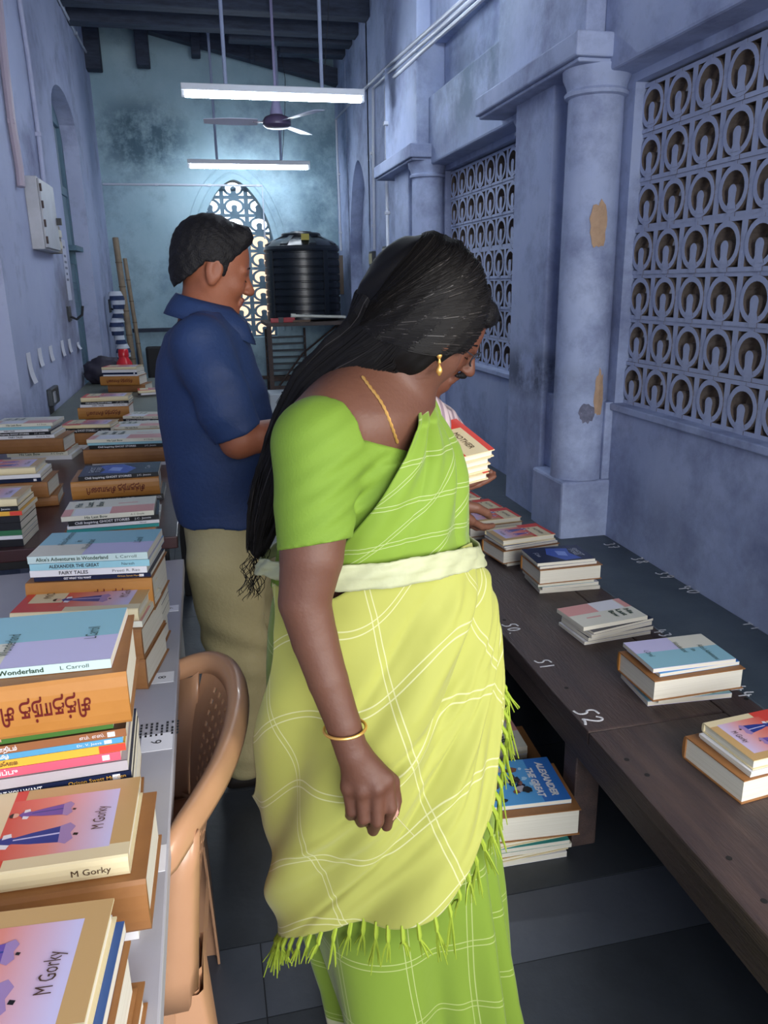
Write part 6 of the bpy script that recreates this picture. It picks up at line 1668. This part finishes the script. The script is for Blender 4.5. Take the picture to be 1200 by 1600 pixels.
# ================================================================= THE MAN IN THE NAVY SHIRT
def man_navy():
    E1, E2 = frame(3.0); D = 2.16
    W = lambda px, py, dep=D: Wd(px, py, dep, E2)
    base = W(372, 1190, D); base.z = 0
    root = thing('person', 'man in navy short-sleeved shirt and khaki trousers, looking down at papers', 'person', (base.x, base.y, 0))
    def hang(o): o.parent = root; o.matrix_parent_inverse = Matrix.Translation((-base.x, -base.y, 0)); return o
    SK = skinmat('tan_brown_skin', '8a5238', '7c4830'); M_HAIR2 = mat('short_black_hair', '0b0a0c', .6, c2='121114', scale=60, bump=.35, bscale=260, spec=.25)
    e1 = np.array([E1.x, E1.y]); e2 = np.array([E2.x, E2.y])
    def rows(R, b):
        zs, cs, As = [], [], []
        for (py, l, r) in R:
            a, c = W(l, py), W(r, py); zs.append((a.z + c.z) / 2); m = (a + c) / 2; cs.append((m.x, m.y)); As.append((c - a).length / 2)
        return np.array(zs), np.array(cs), np.array(As), np.array(b)
    # head, facing right and slightly down
    f = (E1 * .93 + E2 * .18 - Vector((0, 0, .26))).normalized(); u = (Vector((0, 0, 1)) + E1 * .22)
    sc = 1.0; HC = W(332, 412)
    S = SDF(); Lp, A = head_ops(S, HC, f, u, sc, 1.6)
    S.cap(W(318, 452), W(312, 520), .052, .060, k=.03); S.cap(W(330, 465), W(335, 510), .045, .05, k=.03)
    S.cap(W(314, 535, D - .11), W(314, 535, D + .11), .045, .045, k=.04)
    # torso under the shirt
    z, c, a, b = rows([(520, 270, 370), (600, 262, 400), (700, 275, 420), (820, 295, 415), (870, 300, 410)], [.15, .15, .14, .13, .13])
    S.rows(z, c, a - .01, b, e1, e2, k=.03)
    # near arm
    sh = W(318, 560, D - .19); el = W(372, 688, D - .21); wr = W(446, 668, D - .12)
    S.chain([sh, el], [.055, .043], k=.02); S.chain([el, W(400, 683, D - .19), wr], [.045, .041, .027], k=.015)
    add_hand(S, wr, W(500, 660, D - .05) - wr, Vector((0, 0, 1)) * .8 + E2 * .6, Vector((0, 0, 1)), 1.0, curl=.35)
    # far arm
    shf = W(335, 560, D + .19); elf = W(390, 690, D + .2); wrf = W(455, 672, D + .1)
    S.chain([shf, elf], [.055, .043], k=.02); S.chain([elf, wrf], [.042, .027], k=.015)
    add_hand(S, wrf, W(505, 662, D + .04) - wrf, Vector((0, 0, 1)) * .8 - E2 * .6, Vector((0, 0, 1)), 1.0, curl=.35)
    fv, sv, uv_ = [np.array(q) for q in A]; hc = np.array(HC)
    LIP = mat('dusky_lips', '6e3c33', .5)
    def pick(C):
        q = (C - hc) / sc; a_, b_, c_ = q @ fv, q @ sv, q @ uv_
        return np.where((a_ > .085) & (np.abs(b_) < .021) & (c_ < -.064) & (c_ > -.091), 1, 0)
    hang(link('body', S.mesh('body', .0036, [SK, LIP], pick)))
    before = set(COL.objects); face_extras(None, Lp, A, sc, M_HAIR2)
    for ob in set(COL.objects) - before: hang(ob)
    # hair
    H = SDF()
    H.ell(Lp(-.012, 0, .022), (.100, .082, .099), A, k=.01); H.cap(Lp(.055, -.03, .082), Lp(.055, .03, .082), .030, .030, k=.02); H.ell(Lp(-.048, 0, -.03), (.056, .066, .07), A, k=.02)
    def cut(P):
        q = P - hc; a_, c_ = q @ fv, q @ uv_
        l = np.where(a_ > .02, 1.15 * (a_ - .02) - .002, np.where(a_ > -.03, -.002 + 0 * a_, 1.35 * (a_ + .03) - .008))
        l = np.where((a_ > .008) & (a_ < .030), l - .028, l)
        return (l - c_) * .7
    H._add(cut, [-1e9] * 3, [1e9] * 3, 'i', 0)
    H.disp(lambda P: .0016 * np.sin(240 * P[:, 0] + 3 * np.sin(60 * P[:, 2])) * np.sin(190 * P[:, 2] + 50 * P[:, 1]))
    H.ops = [o for o in H.ops]
    hang(link('hair', H.mesh('hair', .0034, M_HAIR2)))
    # shirt
    B = SDF()
    R = [(488, 292, 352), (503, 276, 366), (520, 257, 382), (560, 245, 402), (600, 243, 415), (640, 246, 424), (680, 255, 430), (720, 262, 432), (750, 266, 432), (780, 272, 430), (802, 278, 428)]
    z, c, a, b = rows(R, [.13, .165, .185, .19, .185, .18, .175, .17, .17, .17, .175])
    fold = wrinkle(.006, 7, (7, 7, 10))
    B.rows(z, c, a, b, e1, e2, k=.02)
    B.chain([W(313, 540, D - .165), W(338, 600, D - .205), W(368, 668, D - .205)], [.074, .073, .068], k=.035)
    B.chain([W(335, 540, D + .165), W(360, 600, D + .205), W(388, 668, D + .205)], [.078, .073, .068], k=.035)
    ce = np.array(W(385, 672, D - .2)); cn = np.array((E1 * .38 - Vector((0, 0, .92))).normalized())
    ctr = np.array(W(340, 720, D)); 
    tz, tc = z, c
    def cut2(P):
        o_ = np.argsort(tz); zz = P[:, 2]; cx = np.interp(zz, tz[o_], tc[o_, 0]); cy = np.interp(zz, tz[o_], tc[o_, 1]); aa = np.interp(zz, tz[o_], a[o_]); bb = np.interp(zz, tz[o_], b[o_])
        dx, dy = P[:, 0] - cx, P[:, 1] - cy; uu = dx * e1[0] + dy * e1[1]; vv = dx * e2[0] + dy * e2[1]
        tors = (np.sqrt((uu / (aa + .012)) ** 2 + (vv / (bb + .012)) ** 2) - 1) * .15
        return np.minimum((P - ce) @ cn, tors)
    B._add(cut2, [-1e9] * 3, [1e9] * 3, 'i', 0)
    pe = np.array(W(372, 640, D - .28)); 
    def fo(P):
        q = P - np.array(W(395, 600, D - .15)); s_ = q @ np.array([E1.x, E1.y, 0]); t_ = q[:, 2]
        m = np.exp(-(s_ / .09) ** 2 - (t_ / .14) ** 2)
        hem = np.clip((1.0 - P[:, 2]) / .25, 0, 1)
        g_ = np.exp(-((q @ np.array([E1.x, E1.y, 0]) + .10) / .10) ** 2) * np.exp(-((t_ + .02) / .16) ** 2)
        return fold(P) + .009 * m * np.abs(np.sin(24 * (t_ + .9 * s_))) + .006 * g_ * np.sin(34 * (t_ - .5 * s_) + 2 * np.sin(9 * t_)) + .005 * hem * np.sin(38 * s_ + 2 + 6 * t_)
    B.disp(fo)
    # open neck
    B.ell(W(326, 470), (.062, .066, .075), [list(E1), list(E2), [0, 0, 1]], k=.01, mode='s')
    M_SH = mat('navy_cotton', '152f5a', .7, c2='122a52', scale=12, bump=.2, bscale=90)
    hang(link('shirt', B.mesh('shirt', .0055, M_SH)))
    # collar: stand and folded flap, open at the front
    n = 44; P = np.zeros((n, 7, 3)); cc = W(320, 478)
    for i in range(n):
        th = math.radians(22) + (2 * math.pi - math.radians(44)) * i / (n - 1)      # opening faces the front
        fr = .5 + .5 * math.cos(th); pt = math.exp(-((min(i, n - 1 - i)) / 5.0) ** 2)
        dv = E1 * math.cos(th) - E2 * math.sin(th)
        zt_ = .030 - .040 * fr
        prof = [(.070, -.028), (.066, zt_ * .6), (.065, zt_), (.071, zt_ + .004), (.083, zt_ - .010), (.096 + .012 * pt, zt_ - .028 - .006 * fr), (.106 + .022 * pt, zt_ - .046 - .034 * pt - .012 * fr)]
        for k, (r_, h) in enumerate(prof):
            p = Vector((cc.x, cc.y, cc.z)) + Vector((dv.x, dv.y, 0)) * r_ * (1 + .06 * fr) + Vector((0, 0, h)); P[i, k] = p
    hang(grid_mesh('collar', P, M_SH, None, thick=.002))
    # cuff seam, shoulder seam, buttons
    q = MB(); M_SEAM = mat('navy_thread', '2a4f8c', .7)
    for (py) in (545, 600, 650, 700, 750):
        p = W(np.interp(py, [545, 750], [386, 424]), py, D - .03)
    # trousers
    Tr = SDF()
    z, c, a, b = rows([(800, 286, 420), (850, 294, 425), (880, 300, 425), (905, 306, 424)], [.155, .16, .16, .15])
    Tr.rows(z, c, a, b, e1, e2, k=.03)
    kn = [W(352, 880, D - .085), W(362, 960, D - .09), W(372, 1030, D - .09), W(380, 1110, D - .09), W(385, 1178, D - .09)]
    Tr.chain(kn, [.102, .092, .082, .076, .072], k=.02)
    kf = [W(380, 880, D + .085), W(392, 960, D + .10), W(402, 1030, D + .12), W(412, 1100, D + .12), W(418, 1150, D + .12)]
    Tr.chain(kf, [.10, .09, .08, .076, .07], k=.02)
    fw = wrinkle(.006, 11, (12, 12, 16)); k1 = np.array(W(365, 1010, D - .1))
    def ft(P):
        q = P - k1; m = np.exp(-(q[:, 2] / .10) ** 2); low = np.clip((.22 - P[:, 2]) / .2, 0, 1)
        return fw(P) + .006 * m * np.sin(60 * (q[:, 2] + .6 * q[:, 0])) + .006 * low * np.sin(75 * P[:, 2] + 14 * P[:, 0])
    Tr.disp(ft); Tr.plane((0, 0, .035), (0, 0, -1))
    hang(link('trousers', Tr.mesh('trousers', .0055, mat('khaki_cotton', 'a39a74', .8, c2='9a916c', scale=12, bump=.2, bscale=100))))
    Sh = SDF()
    for (px, dd) in ((385, -.09), (412, .12)):
        p = W(px, 1185, D + dd); p.z = 0; p.y = base.y + dd
        Sh.cap(p + Vector((-.04, 0, .04)), p + E1 * .06 + Vector((0, 0, .042)), .038, .040, k=.02); Sh.cap(p + E1 * .06 + Vector((0, 0, .038)), p + E1 * .17 + Vector((0, 0, .030)), .040, .030, k=.02); Sh.cap(p + Vector((-.03, 0, .05)), p + Vector((-.03, 0, .1)), .036, .034, k=.02)
    Sh.plane((0, 0, 0.004), (0, 0, -1)); hang(link('shoes', Sh.mesh('shoes', .006, mat('dark_leather', '1e1a18', .4))))
    # papers in his hands
    c_ = (wr + wrf) / 2 + E1 * .14 + Vector((0, 0, .02))
    q = MB()
    M_ = Matrix.Translation(c_) @ Matrix.Rotation(-.35, 4, 'Y')
    q.box(-.09, -.13, 0, .09, .13, .006, M=M_); tag(q.build('paper_pad', mat('notice_paper', 'c3c6d6')), 'white papers held by the man in navy, mostly hidden', 'papers')
    return root
man_navy()

# ================================================================= THE MAN WITH GLASSES
def man_glasses():
    E1, E2 = frame(17.0); D = 1.80
    W = lambda px, py, dep=D: Wd(px, py, dep, E2)
    base = W(628, 1112, 1.98); base.z = 0
    root = thing('person', 'moustached man in glasses and striped pale shirt, bent behind the woman', 'person', (base.x, base.y, 0))
    def hang(o): o.parent = root; o.matrix_parent_inverse = Matrix.Translation((-base.x, -base.y, 0)); return o
    SK = skinmat('deep_brown_skin', '6b4130', '5d3828'); M_HAIR2 = MATS['short_black_hair']
    f = (E1 * .82 - E2 * .12 - Vector((0, 0, .56))).normalized(); u = (Vector((0, 0, .80)) + E1 * .55)
    sc = 1.0; HC = W(690, 512)
    S = SDF(); Lp, A = head_ops(S, HC, f, u, sc, 1.4)
    sh_c = W(640, 640); S.cap(Lp(-.03, 0, -.05), sh_c, .054, .06, k=.03)
    S.cap(W(640, 655, D - .17), W(640, 655, D + .17), .055, .055, k=.04)
    hip = Vector((base.x - .02, base.y, .86)); chest = W(650, 720)
    S.cap(chest, hip, .12, .13, k=.05)
    # arms: near arm forward under the books
    bk = W(728, 764, 1.66)
    sh = W(652, 668, D - .17); el = W(640, 780, D - .16); wr = W(668, 768, 1.62)
    S.chain([sh, el, wr], [.05, .042, .027], k=.02)
    add_hand(S, wr, W(715, 760, 1.66) - wr, Vector((0, 0, 1)), -E2, .95, curl=.12, thumb=.1)
    shf = W(650, 668, D + .17); elf = W(645, 780, D + .16); wrf = W(672, 768, 1.76)
    S.chain([shf, elf, wrf], [.05, .042, .027], k=.02); add_hand(S, wrf, W(715, 760, 1.72) - wrf, Vector((0, 0, 1)), E2, .95, curl=.12, thumb=.1)
    hang(link('body', S.mesh('body', .004, SK)))
    before = set(COL.objects); face_extras(None, Lp, A, sc, M_HAIR2)
    for ob in set(COL.objects) - before: hang(ob)
    fv, sv, uv_ = [np.array(q) for q in A]; hc = np.array(HC)
    H = SDF(); H.ell(Lp(-.010, 0, .024), (.100, .083, .100), A, k=.01); H.cap(Lp(.062, -.035, .075), Lp(.062, .035, .075), .034, .034, k=.02); H.ell(Lp(-.05, 0, -.02), (.056, .066, .06), A, k=.02)
    def cut(P):
        q = P - hc; a_, c_ = q @ fv, q @ uv_
        l = np.where(a_ > .02, .9 * (a_ - .02) - .002, np.where(a_ > -.03, -.002 + 0 * a_, .85 * (a_ + .03) - .01)); return (l - c_) * .7
    H._add(cut, [-1e9] * 3, [1e9] * 3, 'i', 0)
    H.disp(lambda P: .002 * np.sin(200 * P[:, 0] + 3 * np.sin(60 * P[:, 2])) * np.sin(170 * P[:, 2] + 50 * P[:, 1])); hang(link('hair', H.mesh('hair', .004, M_HAIR2)))
    Mo = SDF(); Mo.chain([Lp(.090, -.030, -.066), Lp(.099, -.013, -.0600), Lp(.102, 0, -.0585), Lp(.099, .013, -.0600), Lp(.090, .030, -.066)], [.0035, .0075, .0075, .0075, .0035], k=.004); hang(link('moustache', Mo.mesh('moustache', .002, M_HAIR2)))
    # glasses
    q = MB()
    for g in (-1, 1):
        q.tube([Lp(.104 - .006 * abs(math.cos(t)), g * .032 + .023 * math.cos(t), -.014 + .017 * math.sin(t)) for t in [i * math.pi / 10 for i in range(20)]], .0017, 6, closed=True, cap=False)
        q.tube([Lp(.098, g * .055, -.008), Lp(.05, g * .074, -.008), Lp(-.002, g * .080, -.006), Lp(-.015, g * .080, -.022)], .0015, 6)
    q.tube([Lp(.104, -.010, -.010), Lp(.108, 0, -.006), Lp(.104, .010, -.010)], .0017, 6); gl = hang(q.build('spectacles', M_DARK, None, True))
    gm = bpy.data.materials.new('lens_glass'); gm.use_nodes = True; pb = gm.node_tree.nodes['Principled BSDF']; pb.inputs['Transmission Weight'].default_value = 1; pb.inputs['Roughness'].default_value = .02; pb.inputs['IOR'].default_value = 1.1
    for g in (-1, 1):
        q = MB(); q.poly([Lp(.104 - .006 * abs(math.cos(t)), g * .032 + .022 * math.cos(t), -.014 + .016 * math.sin(t)) for t in [i * math.pi / 8 for i in range(16)]]); hang(q.build('lens', gm, None))
    # shirt
    B = SDF(); B.cap(chest, hip, .135, .14, k=.05)
    B.cap(W(642, 662, D - .16), W(642, 662, D + .16), .068, .068, k=.05); B.cap(W(642, 660), chest, .085, .13, k=.05)
    B.chain([sh, sh.lerp(el, .85)], [.066, .062], k=.03); B.chain([shf, shf.lerp(elf, .85)], [.066, .062], k=.03)
    B.ell(W(668, 618), (.07, .07, .055), [list(E1), list(E2), [0, 0, 1]], k=.01, mode='s')
    B.disp(wrinkle(.004, 21, (9, 9, 12)))
    M_ST = bpy.data.materials.new('striped_shirt_cloth'); M_ST.use_nodes = True; nt = M_ST.node_tree; tc = nt.nodes.new('ShaderNodeTexCoord'); wv = nt.nodes.new('ShaderNodeTexWave'); wv.inputs['Scale'].default_value = 14; wv.bands_direction = 'X'
    cr = nt.nodes.new('ShaderNodeValToRGB'); cr.color_ramp.elements[0].color = (*hx('8e7b84'), 1); cr.color_ramp.elements[1].color = (*hx('c2b0b2'), 1); cr.color_ramp.elements[0].position = .2; cr.color_ramp.elements[1].position = .45
    nt.links.new(tc.outputs['Object'], wv.inputs['Vector']); nt.links.new(wv.outputs['Fac'], cr.inputs['Fac']); nt.links.new(cr.outputs[0], nt.nodes['Principled BSDF'].inputs['Base Color']); nt.nodes['Principled BSDF'].inputs['Roughness'].default_value = .8
    hang(link('shirt', B.mesh('shirt', .006, M_ST)))
    # collar
    n = 40; P = np.zeros((n, 5, 3)); cc = W(655, 628); Nn = (Vector((0, 0, .85)) + E1 * .5).normalized(); X_ = (E1 - Nn * E1.dot(Nn)).normalized()
    for i in range(n):
        th = math.radians(25) + (2 * math.pi - math.radians(50)) * i / (n - 1); dv = X_ * math.cos(th) - E2 * math.sin(th); pt = math.exp(-((min(i, n - 1 - i)) / 5.0) ** 2)
        for k, (r_, h) in enumerate(((.068, -.02), (.064, .012), (.068, .016), (.085, -.004), (.096 + .02 * pt, -.026 - .02 * pt))): P[i, k] = cc + dv * r_ + Nn * h
    hang(grid_mesh('collar', P, mat('pale_collar', 'b9b3bb', .8), None, thick=.002))
    T_ = SDF()
    for g in (-1, 1):
        a = Vector((base.x - .01, base.y + g * .085, .86)); T_.chain([a, Vector((base.x, base.y + g * .095, .47)), Vector((base.x, base.y + g * .10, .06))], [.105, .08, .065], k=.03)
    T_.disp(wrinkle(.004, 5, (10, 10, 12))); T_.plane((0, 0, .03), (0, 0, -1)); hang(link('trousers', T_.mesh('trousers', .008, mat('grey_trousers', '3b3d44', .8))))
    Sh = SDF()
    for g in (-1, 1):
        p = Vector((base.x, base.y + g * .10, 0)); Sh.cap(p + Vector((-.05, 0, .038)), p + E1 * .13 + Vector((0, 0, .030)), .038, .034, k=.02)
    Sh.plane((0, 0, .004), (0, 0, -1)); hang(link('shoes', Sh.mesh('shoes', .007, mat('dark_leather', '1e1a18'))))
    # the four red novels he holds
    A0, B0 = W(655, 758, 1.60), W(766, 738, 1.66)
    z = None; ang = math.atan2((B0 - A0).y, (B0 - A0).x); L_ = .205; T0 = .017
    c = W(768, 742, 1.60); Tz = 4 * (T0 + .001); zb_ = W(735, 768, 1.66).z
    zb_ = (wr.z + wrf.z) / 2 + .036
    ang = math.radians(14)
    Rm = Matrix.Rotation(ang + math.pi, 4, 'Z') @ Matrix.Rotation(.10, 4, 'Y') @ Matrix.Rotation(-.30, 4, 'X')
    nr = W(764, 738, 1.62); nr.z = zb_ + .012
    c0 = nr + Rm @ Vector((L_ / 2, -.075, 0)) * 1.0
    for k in range(4):
        lo_ = c0 + Rm @ Vector(((.003, -.002, .002, -.004)[k], (.002, -.003, 0, .002)[k], k * (T0 + .001)))
        b_ = book('mother', L_, .15, T0, tuple(lo_), 0,
             'cream and red novel in the held pile, ' + ('bottom', 'second from bottom', 'second from top', 'topmost')[k], 'red novels held by the man in glasses', 1)
        b_.rotation_euler = Rm.to_euler()
    return root
man_glasses()
